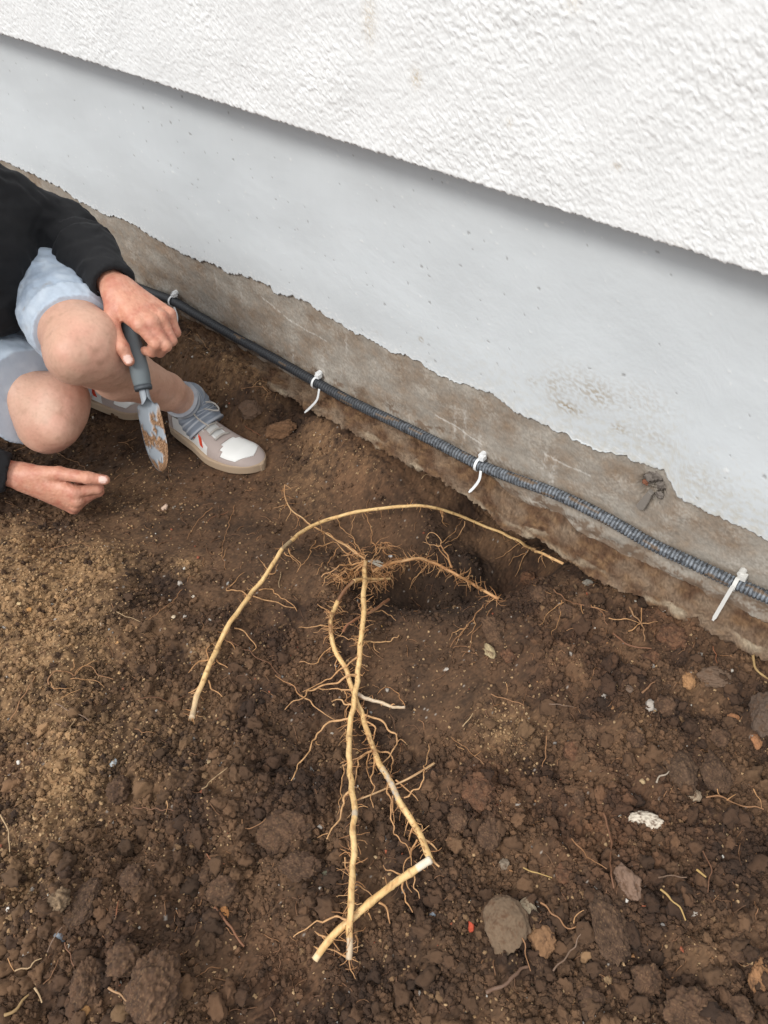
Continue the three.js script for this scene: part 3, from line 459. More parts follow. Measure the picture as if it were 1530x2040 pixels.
  // a hand: wrist w, first knuckle k1, direction across the knuckles r (index to little finger), back b, finger bends
  const fingerLen = [[0.042, 0.025, 0.021], [0.046, 0.029, 0.022], [0.042, 0.027, 0.022], [0.034, 0.021, 0.019]];
  function hand(w, arm, k1, r, b, bends, thumb, spread = 0.0205) {
    const m = k1.clone().sub(w).normalize(); r = r.clone().addScaledVector(m, -r.dot(m)).normalize(); b = b.clone().addScaledVector(m, -b.dot(m)).addScaledVector(r, -b.dot(r)).normalize();
    const K = [0, 1, 2, 3].map((i) => k1.clone().addScaledVector(r, i * spread).addScaledVector(m, [0, 0.004, -0.002, -0.012][i]).addScaledVector(b, [0, 0.003, 0.002, -0.003][i]));
    const fields = [], palm = [];
    const wr = [w.clone().addScaledVector(r, 0.006), w.clone().addScaledVector(r, 0.026)];
    palm.push([arm, mid(w, K[1], 0.12).addScaledVector(r, 0.0), 0.0270, 0.0245]);
    K.forEach((k, i) => palm.push([mid(w, K[1], 0.1).addScaledVector(r, (i - 1.2) * 0.007), k.clone().addScaledVector(b, -0.002), 0.0195, [0.0134, 0.0138, 0.0130, 0.0118][i]]));
    palm.push([mid(w, K[0], 0.25).addScaledVector(b, -0.01), mid(w, K[0], 0.75).addScaledVector(b, -0.01), 0.016, 0.012]);
    palm.push([mid(w, K[3], 0.25).addScaledVector(b, -0.012), mid(w, K[3], 0.75).addScaledVector(b, -0.012), 0.016, 0.012]);
    fields.push(boneField(palm, 0.012));
    K.forEach((k, i) => {                              // each finger a chain of its own, rooted in the palm
      let p = k.clone(), ang = 0; const fa = bends[i][4] ?? 0, mf = m.clone().multiplyScalar(Math.cos(fa)).addScaledVector(r, Math.sin(fa)); const chain = [], rad = [0.0114, 0.0103, 0.0093, 0.0078].map((q) => q * [1, 1.02, 0.97, 0.88][i]);
      fingerLen[i].forEach((l, q) => { ang += bends[i][q]; const d = mf.clone().multiplyScalar(Math.cos(ang)).addScaledVector(b, -Math.sin(ang)); const e = p.clone().addScaledVector(d, l * (bends[i][3] ?? 1)); chain.push([p, e, rad[q], rad[q + 1]]); p = e; });
      fields.push(boneField(chain, 0.004));
    });
    const th = []; for (let i = 0; i < thumb.length - 1; i++) th.push([thumb[i], thumb[i + 1], [0.0175, 0.0128, 0.0116][i], [0.0130, 0.0118, 0.0096][i]]);
    fields.push(boneField(th, 0.006));
    const tip = thumb[thumb.length - 1], before = thumb[thumb.length - 2], look = EYE.clone().sub(tip).normalize(), nailAt = mid(before, tip, 0.86).addScaledVector(look, 0.009);
    const f = (x, y, z) => { let s = fields[0](x, y, z); for (let i = 1; i < fields.length; i++) { const d = fields[i](x, y, z), k = i === fields.length - 1 ? 0.010 : 0.0045, h = Math.max(0, k - Math.abs(s - d)) / k; s = Math.min(s, d) - h * h * k * 0.25; } return s + 0.0004 * n3(x * 160, y * 160, z * 160); };
    const box = new THREE.Box3(); for (const q of [arm, ...K, ...thumb, w]) box.expandByPoint(q); for (const k of K) box.expandByPoint(k.clone().addScaledVector(b, -0.075).addScaledVector(m, 0.02)); box.expandByScalar(0.035);
    const knuckles = K.slice();
    const tone = (x, y, z) => {
      const c = handA.clone().lerp(handB, clamp(0.3 + 0.5 * n3(x * 28, y * 28, z * 28) + 0.3 * n3(x * 90, y * 90, z * 90)));
      let near = 1; for (const k of knuckles) near = Math.min(near, Math.hypot(x - k.x, y - k.y, z - k.z)); c.lerp(handC, 0.35 * clamp(n3(x * 40 + 9, y * 40, z * 40)));
      if (Math.hypot(x - nailAt.x, y - nailAt.y, z - nailAt.z) < 0.0078) c.copy(nail);
      return c.multiplyScalar(1 + 0.06 * n3(x * 240, y * 240, z * 240));
    };
    return surfaceNets(f, box.min, box.max, 0.0026, tone);
  }
  // left hand closed on the trowel handle
  const kL = at(277, 646, 1.325), rL = V(0.8, 0, 0).addScaledVector(UPV, 0.35).addScaledVector(FWD, 0.5).normalize(), bL = new THREE.Vector3().crossVectors(kL.clone().sub(J.wrL), rL).normalize();
  parts.push(hand(J.wrL, mid(J.elL, J.wrL, 0.86), kL, rL, bL, [[0.55, 1.35, 0.75, 1, 0.45], [0.7, 1.4, 0.8, 1, 0.32], [0.8, 1.4, 0.8, 1, 0.2], [0.9, 1.4, 0.8, 1, 0.1]], [mid(J.wrL, kL, 0.18).addScaledVector(rL, -0.010), at(224, 652, 1.335), at(243, 692, 1.330), at(257, 719, 1.338)]));
  // right hand, a loose fist on the soil with the thumb laid along the top
  const kR = at(148, 981, 1.487), mR = kR.clone().sub(J.wrR).normalize(), radial = V(0.25, 0.95, 0.02);
  const rR = radial.clone().negate().addScaledVector(mR, radial.dot(mR)).normalize(), bR = new THREE.Vector3().crossVectors(rR, mR).negate();
  if (bR.dot(V(0, 0.5, 1)) < 0) bR.negate();
  parts.push(hand(J.wrR, mid(J.elR, J.wrR, 0.86), kR, rR, bR, [[0.7, 1.75, 1.1, 1.05], [1.05, 1.7, 1.1, 1], [1.3, 1.6, 1.0, 1], [1.45, 1.5, 1.0, 1]], [mid(J.wrR, kR, 0.25).addScaledVector(rR, -0.012), at(118, 943, 1.475), at(176, 952, 1.462), at(209, 956, 1.468)], 0.0175));

  // head, out of the picture to the left: kept simple but whole
  const hd = J.head, face = V(0.72, -0.45, 0.52).normalize(), up = V(0.35, 0.87, 0.25).addScaledVector(face, -V(0.35, 0.87, 0.25).dot(face)).normalize(), side = new THREE.Vector3().crossVectors(up, face);
  const hp = (f, u, s) => hd.clone().addScaledVector(face, f).addScaledVector(up, u).addScaledVector(side, s);
  const headField = boneField([[hp(-0.02, 0.045, 0), hp(0.025, 0.04, 0), 0.088, 0.078], [hp(0.03, 0.0, 0), hp(0.05, -0.065, 0), 0.066, 0.036], [hp(0.0, -0.02, 0), hp(-0.01, -0.12, 0.0), 0.06, 0.05], [hp(0.095, 0.02, 0), hp(0.113, -0.018, 0), 0.008, 0.013], [hp(0.085, -0.052, -0.02), hp(0.085, -0.052, 0.02), 0.009, 0.009],
    [hp(0.0, 0.02, 0.078), hp(-0.008, -0.015, 0.076), 0.014, 0.010], [hp(0.0, 0.02, -0.078), hp(-0.008, -0.015, -0.076), 0.014, 0.010], [hp(0.083, 0.032, 0.035), hp(0.083, 0.032, -0.035), 0.011, 0.011]], 0.016);
  const eyes = [hp(0.093, 0.012, 0.031), hp(0.093, 0.012, -0.031)], mouth = hp(0.094, -0.052, 0), lipC = lin(176, 104, 92), eyeC = lin(60, 44, 36), browC = lin(70, 50, 36), brows = [hp(0.096, 0.033, 0.031), hp(0.096, 0.033, -0.031)];
  parts.push(surfaceNets(headField, hd.clone().addScalar(-0.19), hd.clone().addScalar(0.19), 0.0045, (x, y, z) => {
    const p = V(x, y, z); if (eyes.some((e) => e.distanceTo(p) < 0.011)) return eyeC; if (brows.some((e) => { const d = p.clone().sub(e); return Math.abs(d.dot(up)) < 0.005 && Math.abs(d.dot(side)) < 0.017 && d.dot(face) > -0.02; })) return browC;
    const d = p.clone().sub(mouth); if (Math.abs(d.dot(up)) < 0.007 && Math.abs(d.dot(side)) < 0.022 && d.dot(face) > -0.012) return lipC; return skinTone(x, y, z);
  }));
  const skinMat = new THREE.MeshPhysicalMaterial({ color: 0xffffff, vertexColors: true, roughness: 0.52, sheen: 0.25, sheenColor: new THREE.Color(0.9, 0.6, 0.5), sheenRoughness: 0.5 });
  obj('body', toPerson(mergeGeometries(parts)), skinMat, person);
  const hairField = boneField([[hp(-0.03, 0.06, 0), hp(0.02, 0.075, 0), 0.094, 0.078], [hp(-0.05, 0.03, 0), hp(-0.055, -0.03, 0), 0.08, 0.062]], 0.02);
  obj('hair', toPerson(surfaceNets((x, y, z) => Math.max(hairField(x, y, z) + 0.004 * n3(x * 60, y * 25, z * 60), (V(x, y, z).sub(hd).dot(face) - 0.055)), hd.clone().addScalar(-0.2), hd.clone().addScalar(0.2), 0.006)), new THREE.MeshStandardMaterial({ color: lin(58, 40, 28), roughness: 0.8 }), person);

  // black long-sleeved top, hollowed a little at the cuffs, neck and hem
  const loose = trunk.map(([a, b, ra, rb], i) => { const e = i > 6 && i < 13 ? 0.0075 : 0.010; return [a, b, ra + e, rb + e]; }).filter((_, i) => i > 1 && i !== 6);
  loose.push([J.belly, V(-0.735, 0.43, -1.30), 0.105, 0.085], [mid(J.elL, J.wrL, 0.4), mid(J.elL, J.wrL, 0.97), 0.046, 0.0335], [mid(J.elR, J.wrR, 0.4), mid(J.elR, J.wrR, 0.95), 0.046, 0.0335]);
  const topField = boneField(loose, 0.03), cutL = J.wrL.clone().sub(J.elL).normalize(), cutR = J.wrR.clone().sub(J.elR).normalize(), neckUp = J.head.clone().sub(J.neck).normalize();
  const endL = mid(J.elL, J.wrL, 0.985), endR = mid(J.elR, J.wrR, 0.95), hollow = boneField([[mid(J.elL, J.wrL, 0.88), J.wrL.clone().addScaledVector(cutL, 0.03), 0.0285, 0.0295], [mid(J.elR, J.wrR, 0.86), J.wrR.clone().addScaledVector(cutR, 0.03), 0.0285, 0.0295]], 0.002);
  const topF = (x, y, z) => {
    let d = topField(x, y, z);
    const eL = Math.exp(-(((x - J.elL.x) ** 2 + (y - J.elL.y) ** 2 + (z - J.elL.z) ** 2) / 0.012));
    const along = (x - J.shL.x) * cutL.x + (y - J.shL.y) * cutL.y + (z - J.shL.z) * cutL.z;
    d += 0.003 * n3(x * 13, y * 13, z * 13) + (0.0018 + 0.004 * eL) * Math.sin(along * 150 + 5 * n3(x * 10, y * 10, z * 10)) * clamp(0.5 + n3(x * 9 + 4, y * 9, z * 9)) + 0.0016 * n3(x * 40, y * 40, z * 40);
    for (const [e, c] of [[endL, cutL], [endR, cutR]]) if (Math.hypot(x - e.x, y - e.y, z - e.z) < 0.1) d = Math.max(d, (x - e.x) * c.x + (y - e.y) * c.y + (z - e.z) * c.z);
    d = Math.max(d, -hollow(x, y, z)); if (Math.hypot(x - J.neck.x, y - J.neck.y, z - J.neck.z) < 0.14) d = Math.max(d, (x - J.neck.x) * neckUp.x + (y - J.neck.y) * neckUp.y + (z - J.neck.z) * neckUp.z - 0.015);
    return d;
  };
  obj('long_sleeved_top', toPerson(surfaceNets(topF, V(-1.20, 0.06, -1.66), V(-0.40, 0.84, -0.92), 0.006)), new THREE.MeshPhysicalMaterial({ color: new THREE.Color(0.0072, 0.0074, 0.0090), roughness: 0.92, sheen: 0.18, sheenColor: new THREE.Color(0.10, 0.10, 0.12), sheenRoughness: 0.6 }), person);

  // pale denim shorts with turned-up hems
  const denim = new THREE.MeshPhysicalMaterial({ color: 0xffffff, vertexColors: true, roughness: 0.92, sheen: 0.3, sheenColor: new THREE.Color(0.3, 0.34, 0.4) });
  const dirL = J.kneeL.clone().sub(J.hipL).normalize(), dirR = V(0.72, 0, 0).addScaledVector(UPV, -0.35).addScaledVector(FWD, -0.5).normalize(), hemL = mid(J.hipL, J.kneeL, 0.865), hemR = at(72, 800, 1.505);
  const shortsBody = boneField([[J.hipL, J.kneeL, 0.088, 0.064], [mid(J.hipL, J.pelvis, 0.3), J.pelvis, 0.098, 0.118], [J.hipR, J.pelvis, 0.108, 0.118], [J.hipR, hemR.clone().addScaledVector(dirR, 0.02), 0.104, 0.090]], 0.03);
  const thighL = boneField(boneL.slice(0, 6), 0.022), thighR = boneField(boneR.slice(0, 6), 0.019);   // the cloth lies close on the legs
  const tubeL = boneField([[J.hipL, J.kneeL, 0.088, 0.064]], 0.01), tubeR = boneField([[J.hipR, hemR.clone().addScaledVector(dirR, 0.02), 0.104, 0.090]], 0.01);
  const overLegs = (x, y, z, w = 3) => Math.min(shortsBody(x, y, z), w & 1 ? thighL(x, y, z) - 0.005 : 1, w & 2 ? thighR(x, y, z) - 0.006 : 1);
  const planes = (x, y, z, marginL, marginR) => { const a = (x - hemL.x) * dirL.x + (y - hemL.y) * dirL.y + (z - hemL.z) * dirL.z, b = (x - hemR.x) * dirR.x + (y - hemR.y) * dirR.y + (z - hemR.z) * dirR.z; const nl = Math.hypot(x - hemL.x, y - hemL.y, z - hemL.z), nr = Math.hypot(x - hemR.x, y - hemR.y, z - hemR.z); return [a, b, nl, nr]; };
  const cloth = (x, y, z) => -0.001 + 0.0035 * n3(x * 9, y * 9, z * 9) + 0.0028 * n3(x * 24, y * 18, z * 24) + 0.0014 * n3(x * 55, y * 55, z * 55);
  const shortsF = (x, y, z) => {
    let d = overLegs(x, y, z) + cloth(x, y, z); const [a, b, nl, nr] = planes(x, y, z);
    if (nl < nr) d = Math.max(d, a + 0.004); else d = Math.max(d, b + 0.004);
    return d;
  };
  const denimA = lin(176, 190, 206), denimB = lin(150, 164, 182), denimC = lin(206, 216, 226), soiled = lin(140, 124, 106);
  const denimTone = (x, y, z) => { const c = denimA.clone().lerp(denimB, clamp(0.3 + 0.6 * n3(x * 12, y * 12, z * 12) + 0.35 * n3(x * 200, y * 60, z * 200))); c.lerp(denimC, clamp(n3(x * 30 + 5, y * 30, z * 30) * 0.6)); const s = n3(x * 20 + 7, y * 20, z * 20) + 0.5 * n3(x * 80, y * 80, z * 80); c.lerp(soiled, clamp(s - 0.75) * 0.8); return c; };
  obj('shorts', toPerson(surfaceNets(shortsF, V(-1.08, 0.06, -1.70), V(-0.42, 0.62, -1.05), 0.0048, denimTone)), denim, person);
  const cuffF = (left) => (x, y, z) => { const [a, b] = planes(x, y, z), s = left ? a : b, w = left ? 0.019 : 0.021; let d = (left ? Math.min(tubeL(x, y, z), thighL(x, y, z) - 0.005) : Math.min(tubeR(x, y, z), thighR(x, y, z) - 0.006)) + cloth(x, y, z) * 0.6 - 0.0035; d = Math.max(d, Math.abs(s + w) - w); const round = Math.max(0, Math.abs(s + w) - w + 0.006); return d + round * round * 22; };
  const cuffTone = (x, y, z) => denimTone(x, y, z).lerp(denimC, 0.35);
  obj('turned_up_hem', toPerson(surfaceNets(cuffF(true), hemL.clone().addScalar(-0.14), hemL.clone().addScalar(0.14), 0.0042, cuffTone)), denim, person);
  obj('turned_up_hem', toPerson(surfaceNets(cuffF(false), hemR.clone().addScalar(-0.16), hemR.clone().addScalar(0.16), 0.0045, cuffTone)), denim, person);

  // ---- feet: a sock and a low sneaker on each
  const sockA = lin(122, 130, 142), sockB = lin(176, 180, 186), knit = new THREE.MeshStandardMaterial({ color: 0xffffff, vertexColors: true, roughness: 1 });
  const SHOE = { leather: new THREE.MeshStandardMaterial({ color: lin(216, 215, 212), roughness: 0.5 }), mesh: new THREE.MeshStandardMaterial({ color: lin(224, 224, 221), roughness: 0.8 }), suede: new THREE.MeshStandardMaterial({ color: lin(168, 154, 148), roughness: 0.98 }), red: new THREE.MeshStandardMaterial({ color: lin(214, 66, 34), roughness: 0.55 }), tongue: new THREE.MeshStandardMaterial({ color: lin(196, 195, 192), roughness: 0.85 }), lace: new THREE.MeshStandardMaterial({ color: lin(176, 170, 162), roughness: 0.95 }), sole: new THREE.MeshStandardMaterial({ color: lin(170, 148, 124), roughness: 0.8 }) };
  function sneaker(foot, heel, dir, lift, mirror, sockTop, laceAmount) {
    const root = new THREE.Group(); root.name = 'sneaker'; person.add(root); root.position.copy(heel).sub(personBase); root.rotation.set(0, Math.atan2(-dir.z, dir.x), lift, 'YXZ');
    const L = 0.280, half = (x) => { const t = x / L; return 0.0315 + 0.0132 * smooth(0.2, 0.72, t) - 0.0045 * Math.exp(-(((t - 0.42) / 0.14) ** 2)) + 0; };
    const plan = (x) => { const t = clamp(x / L), e = t < 0.12 ? Math.sqrt(clamp(1 - ((0.12 - t) / 0.12) ** 2)) : t > 0.78 ? Math.sqrt(clamp(1 - ((t - 0.78) / 0.22) ** 2)) : 1; return half(x) * Math.max(0.02, e); };
    const bow = (x) => mirror * (0.010 * Math.sin(Math.PI * clamp(x / L)) - 0.010 * smooth(0.55, 1, x / L));   // inward curve of the last
    const topY = (x) => { const t = x / L; return t < 0.36 ? lerp(0.070, 0.083, smooth(0, 0.3, t)) : lerp(0.083, 0.043, smooth(0.36, 0.80, t)) - 0.014 * smooth(0.82, 1, t); };
    const surf = (u, v, off) => {                       // u along the last, v round it from one sole edge over the top to the other
      const x = u * L, a = v * Math.PI, w = plan(x) - 0.002 + off, h = topY(x) - 0.017 + off, c = Math.cos(a), s = Math.sin(a), q = 0.72;
      return [x + (u > 0.9 ? off * 0.6 : 0), 0.017 + h * Math.pow(Math.abs(s), 0.85) * (u > 0.8 ? Math.pow(clamp(1 - ((u - 0.8) / 0.2) ** 3), 0.5) : u < 0.06 ? Math.pow(clamp(1 - ((0.06 - u) / 0.06) ** 3), 0.4) : 1), bow(x) + w * Math.sign(c) * Math.pow(Math.abs(c), q)];
    };
    const NU = 230, NV = 130;
    const patch = (inside, off, th) => { const pos = [], idx = [], map = new Map(); const vert = (i, j, o) => { const k = (i * 400 + j) * 2 + (o > off - 1e-6 ? 1 : 0); if (!map.has(k)) { map.set(k, pos.length / 3); pos.push(...surf(i / NU, j / NV, o)); } return map.get(k); };
      const has = (i, j) => i >= 0 && j >= 0 && i < NU && j < NV && inside((i + 0.5) / NU, (j + 0.5) / NV);
      for (let i = 0; i < NU; i++) for (let j = 0; j < NV; j++) if (has(i, j)) {
        const a = vert(i, j, off), b = vert(i + 1, j, off), c = vert(i + 1, j + 1, off), d = vert(i, j + 1, off); idx.push(a, b, c, a, c, d);
        const wall = (i0, j0, i1, j1) => { const p = vert(i0, j0, off), q = vert(i1, j1, off), r = vert(i0, j0, off - th), s = vert(i1, j1, off - th); idx.push(p, r, q, q, r, s); };
        if (!has(i - 1, j)) wall(i, j, i, j + 1); if (!has(i + 1, j)) wall(i + 1, j + 1, i + 1, j); if (!has(i, j - 1)) wall(i + 1, j, i, j); if (!has(i, j + 1)) wall(i, j + 1, i + 1, j + 1);
      }
      const g = new THREE.BufferGeometry(); g.setAttribute('position', new THREE.Float32BufferAttribute(pos, 3)); g.setIndex(idx); g.computeVertexNormals(); return g; };
    const M = SHOE;
    const open = (u, v) => u > 0.055 && u < 0.36 && Math.abs(v - 0.5) < 0.30;
    const upper = obj('upper', patch((u, v) => !open(u, v), 0, 0.003), M.leather, root);
    const lowGuard = (u, v) => Math.min(v, 1 - v);
    obj('toe_guard', patch((u, v) => u > 0.735 && (u > 0.93 - 0.09 * Math.abs(v - 0.5) * 2 || lowGuard(u, v) < 0.16 + 0.55 * smooth(0.90, 0.98, u)), 0.0014, 0.0016), M.suede, root);
    obj('toe_mesh', patch((u, v) => u > 0.705 && u < 0.925 - 0.09 * Math.abs(v - 0.5) * 2 && lowGuard(u, v) >= 0.17, 0.0006, 0.001), M.mesh, root);
    obj('eyestay', patch((u, v) => { const d = Math.abs(v - 0.5); return u > 0.345 && u < 0.715 && d > (u > 0.64 ? 0 : 0.085) && d < 0.27 + 0.06 * smooth(0.5, 0.7, u) && !(u > 0.69 && d < 0.1); }, 0.0013, 0.0015), M.suede, root);
    obj('heel_guard', patch((u, v) => u < 0.13 && lowGuard(u, v) < 0.34, 0.0014, 0.0016), M.suede, root);
    for (const sd of [0, 1]) obj('side_panel', patch((u, v) => u > 0.615 && u < 0.74 && (sd ? 1 - v : v) < 0.3, 0.0012, 0.0014), M.suede, root);
    for (const sd of [0, 1]) for (const [c0, c1] of [[0.375, 0.435], [0.505, 0.555]]) obj('emblem_stroke', patch((u, v) => { const q = sd ? 1 - v : v; const c = lerp(c1, c0, (q - 0.05) / 0.2) ; return q > 0.10 && q < 0.24 && Math.abs(u - c) < 0.019; }, 0.0016, 0.0016), M.red, root);
    // tongue and laces
    const tong = gridGeometry(14, 9, (i, j) => { const u = lerp(0.27, 0.66, i / 13), q = (j / 8 - 0.5) * 2, s = surf(u, 0.5, 0); return { p: [u * L - 0.006 * (1 - i / 13), s[1] + 0.001 - 0.004 * q * q + 0.018 * Math.pow(1 - i / 13, 3), s[2] + q * 0.021], c: new THREE.Color(1, 1, 1) }; }, false);
    obj('tongue', tong, M.tongue, root);
    for (let k = 0; k < 6; k++) { const u = 0.36 + k * 0.056, A = surf(u, 0.40, 0.003), B = surf(u + 0.012, 0.60, 0.003), Cc = surf(u + 0.006, 0.5, 0.0065); obj('lace', tube([V(...A), V(...Cc), V(...B)], 0.0022, { seg: 6, step: 0.004 }), M.lace, root); }
    if (laceAmount) { const K = surf(0.35, 0.5, 0.012); for (const q of [[[0.012, 0.010, 0.018], [-0.012, 0.016, 0.036], [-0.03, 0.006, 0.040], [-0.016, 0.004, 0.016]], [[0.012, 0.010, -0.018], [0.03, 0.008, -0.034], [0.05, 0.0, -0.03], [0.024, 0.003, -0.010]], [[0.01, 0.006, 0.012], [0.04, 0.003, 0.022], [0.07, -0.006, 0.018]], [[-0.006, 0.008, -0.012], [-0.022, 0.003, -0.034], [-0.018, -0.014, -0.048]]]) obj('lace', tube([V(...K), ...q.map((e) => V(K[0] + e[0], K[1] + e[1], K[2] + e[2]))], 0.0019, { seg: 6, step: 0.004 }), M.lace, root); }
    // cup sole
    const ring = []; for (let k = 0; k < 64; k++) { const a = k / 64 * 2 * Math.PI; let x = L / 2 - Math.cos(a) * (L / 2 + 0.004); const xx = clamp(x, 0.0001, L - 0.0001); ring.push(new THREE.Vector2(x, -(bow(xx) + (plan(xx) + 0.0035) * (Math.sin(a) >= 0 ? 1 : -1) * Math.pow(Math.abs(Math.sin(a)), 0.25)))); }
    const sole = new THREE.ExtrudeGeometry(new THREE.Shape(ring), { depth: 0.0155, bevelEnabled: true, bevelSize: 0.0025, bevelThickness: 0.003, bevelSegments: 2 }); sole.rotateX(-Math.PI / 2); sole.translate(0, 0.003, 0);
    obj('sole', sole, M.sole, root);
    const ank = foot.clone(), up = sockTop.clone().sub(ank).normalize();
    const sockPts = [ank.clone().addScaledVector(dir, 0.045).add(V(0, -0.045, 0)), ank.clone().addScaledVector(dir, 0.014).add(V(0, -0.018, 0)), ank.clone().add(V(0, 0.012, 0)), mid(ank, sockTop, 0.6), sockTop].map((p) => p.sub(personBase));
    const sk = tube(sockPts, (t) => 0.0455 - 0.0065 * smooth(0.2, 0.65, t) + 0.0012 * Math.sin(t * 60) * 1 + 0.002 * smooth(0.95, 1, t), { seg: 28, step: 0.0022, color: (t, a, g) => mixc(sockA, sockB, (Math.sin(t * 52) > 0.62 || t > 0.94 ? 0.75 : 0) + 0.25 * n2(a * 600, g * 30)) });
    obj('sock', sk, knit, person);
  }
  const toeL = atY(515, 934, 0.015), dL = V(toeL.x - J.ankleL.x, 0, toeL.z - J.ankleL.z).normalize(), heelL = toeL.clone().addScaledVector(dL, -0.280).setY(0.006);
  sneaker(J.ankleL, heelL, dL, 0, 1, mid(J.ankleL, J.kneeL, 0.125), true);
  const toeR = atY(301, 818, 0.012), dR = V(0.93, 0, 0.30).normalize(), heelR = toeR.clone().addScaledVector(dR, -0.280).setY(0.008);
  sneaker(J.ankleR, heelR, dR, -0.0, -1, mid(J.ankleR, J.kneeR, 0.1), false);
}

// ---------------------------------------------------------------- pulled-out rhizomes and roots
const rootMat = new THREE.MeshStandardMaterial({ color: 0xffffff, vertexColors: true, roughness: 0.62 });
const strawA = lin(224, 188, 130), strawB = lin(200, 156, 100), strawC = lin(234, 208, 160), barkC = lin(132, 92, 60), nodeC = lin(120, 82, 50), greyC = lin(178, 170, 158), hairC = lin(176, 126, 80), hairPale = lin(206, 164, 116), hairDark = lin(104, 70, 48), rustC = lin(138, 82, 54);
const zone = (x0, y0, k) => (l) => l.map(([x, y, h]) => [x0 + x * k, y0 + y * k, h]);
const zA = zone(540, 1180, 320 / 1530), zB = zone(340, 1080, 260 / 1396), zC = zone(640, 1060, 260 / 1530), zD = zone(600, 1440, 300 / 1530), zE = zone(360, 940, 780 / 1530), zF = zone(540, 1360, 420 / 1428), zG = zone(560, 960, 340 / 1530), zH = zone(860, 780, 670 / 1530), zI = zone(900, 1300, 630 / 1530), zK = zone(0, 980, 500 / 1530), zL = zone(0, 1450, 600 / 1530), zM = zone(180, 540, 380 / 1530), zN = zone(300, 540, 700 / 1530);
const rr = rng(77), rootClear = [];
const lay = (pts, h) => pts.map(([x, y, e]) => onSoil(x, y, e ?? h));
function wiggle(pts, amp) { // small natural kinks between the surveyed points
  const cv = new THREE.CatmullRomCurve3(pts, false, 'centripetal'), len = cv.getLength(), n = Math.max(2, Math.round(len / 0.009)), out = [];
  for (let i = 0; i <= n; i++) { const p = cv.getPointAt(i / n); if (i && i < n) p.add(V((rr() - 0.5) * amp, (rr() - 0.5) * amp * 0.7, (rr() - 0.5) * amp)); else if (i) p.add(V(0, -0.001, 0)); out.push(p); }
  return out;
}
function stemGeometry(pts, r0, r1, { nodes = 0.036, colA = strawA, colB = strawB, end = null, tint = null, rim = 0.12, step = 0.003, seg = 10, seed = 1 } = {}) {
  return tube(pts, (t, a) => { const q = (a + 0.006 * n2(a * 20, seed)) / nodes, f = Math.abs(q - Math.round(q)) * nodes; return lerp(r0, r1, t) * (1 + rim * Math.exp(-((f / 0.0028) ** 2)) + 0.05 * n2(a * 35, seed * 3)); }, { seg, step, color: (t, a, g) => {
    const q = (a + 0.006 * n2(a * 20, seed)) / nodes, f = Math.abs(q - Math.round(q)) * nodes, c = colA.clone().lerp(colB, clamp(0.35 + 0.6 * n2(a * 25, g * 0.8 + seed) + 0.4 * n2(a * 150, g * 2)));
    c.lerp(strawC, clamp(0.5 * n2(a * 12 + 9, g + seed))); c.lerp(nodeC, 0.75 * Math.exp(-((f / 0.0013) ** 2)) * clamp(0.5 + n2(a * 80, g * 1.5)));
    c.lerp(barkC, 0.75 * clamp(2.5 * (fbm2(a * 45, g * 1.3 + seed * 7, 3) - 0.22)));       // stuck soil and torn skin
    c.multiplyScalar(1 + 0.1 * n2(a * 500, g * 3));
    if (tint) tint(c, t, a, g); if (end && t < end) c.lerp(greyC, 0.5 * (1 - t / end)); return c; } });
}
function sideRoot(parent, base, pts, r, h = 0.0025, pale = 0.4, name = 'side_root') {
  const P = wiggle(lay(pts, h), 0.0045).map((p) => p.sub(base)), seed = rr() * 50, col = mixc(hairC, hairPale, pale + (rr() - 0.5) * 0.3);
  return obj(name, tube(P, (t) => r * (1 - 0.55 * t) * (1 + 0.25 * n2(t * 14, seed)), { seg: 6, step: 0.004, color: (t) => mixc(col, hairDark, 0.35 * n2(t * 9, seed) + 0.15 * t) }), rootMat, parent);
}
function hairGeometry(starts, base, count, reach, spreadY = 0.5) {        // tangles of fine root hair
  const out = [], c = V(0, 0, 0);
  for (let k = 0; k < count; k++) {
    const [p0, dir] = starts(k), d = dir.clone(), p = p0.clone(), pts = [p.clone().sub(base)], L = reach * (0.35 + rr() * 0.9), n = 5 + Math.floor(rr() * 5);
    for (let i = 0; i < n; i++) { d.add(V((rr() - 0.5) * 0.9, (rr() - 0.55) * spreadY, (rr() - 0.5) * 0.9)).normalize(); p.addScaledVector(d, L / n); const g = topY(p.x, p.z) - 0.001; if (p.y < g) p.y = g; pts.push(p.clone().sub(base)); }
    const col = mixc(hairC, rr() < 0.5 ? hairPale : hairDark, rr() * 0.7), r = 0.0004 + rr() * 0.0005;
    out.push(tube(pts, (t) => r * (1 - 0.5 * t), { seg: 4, step: 0.006, color: col, closed: false }));
  }
  return mergeGeometries(out);
}
const alongHair = (pts, out = 0.5) => (k) => { const t = rr() * (pts.length - 1.01), i = Math.floor(t), p = pts[i].clone().lerp(pts[i + 1], t - i); return [p, V(rr() - 0.5, (rr() - 0.6) * out, rr() - 0.5).normalize()]; };
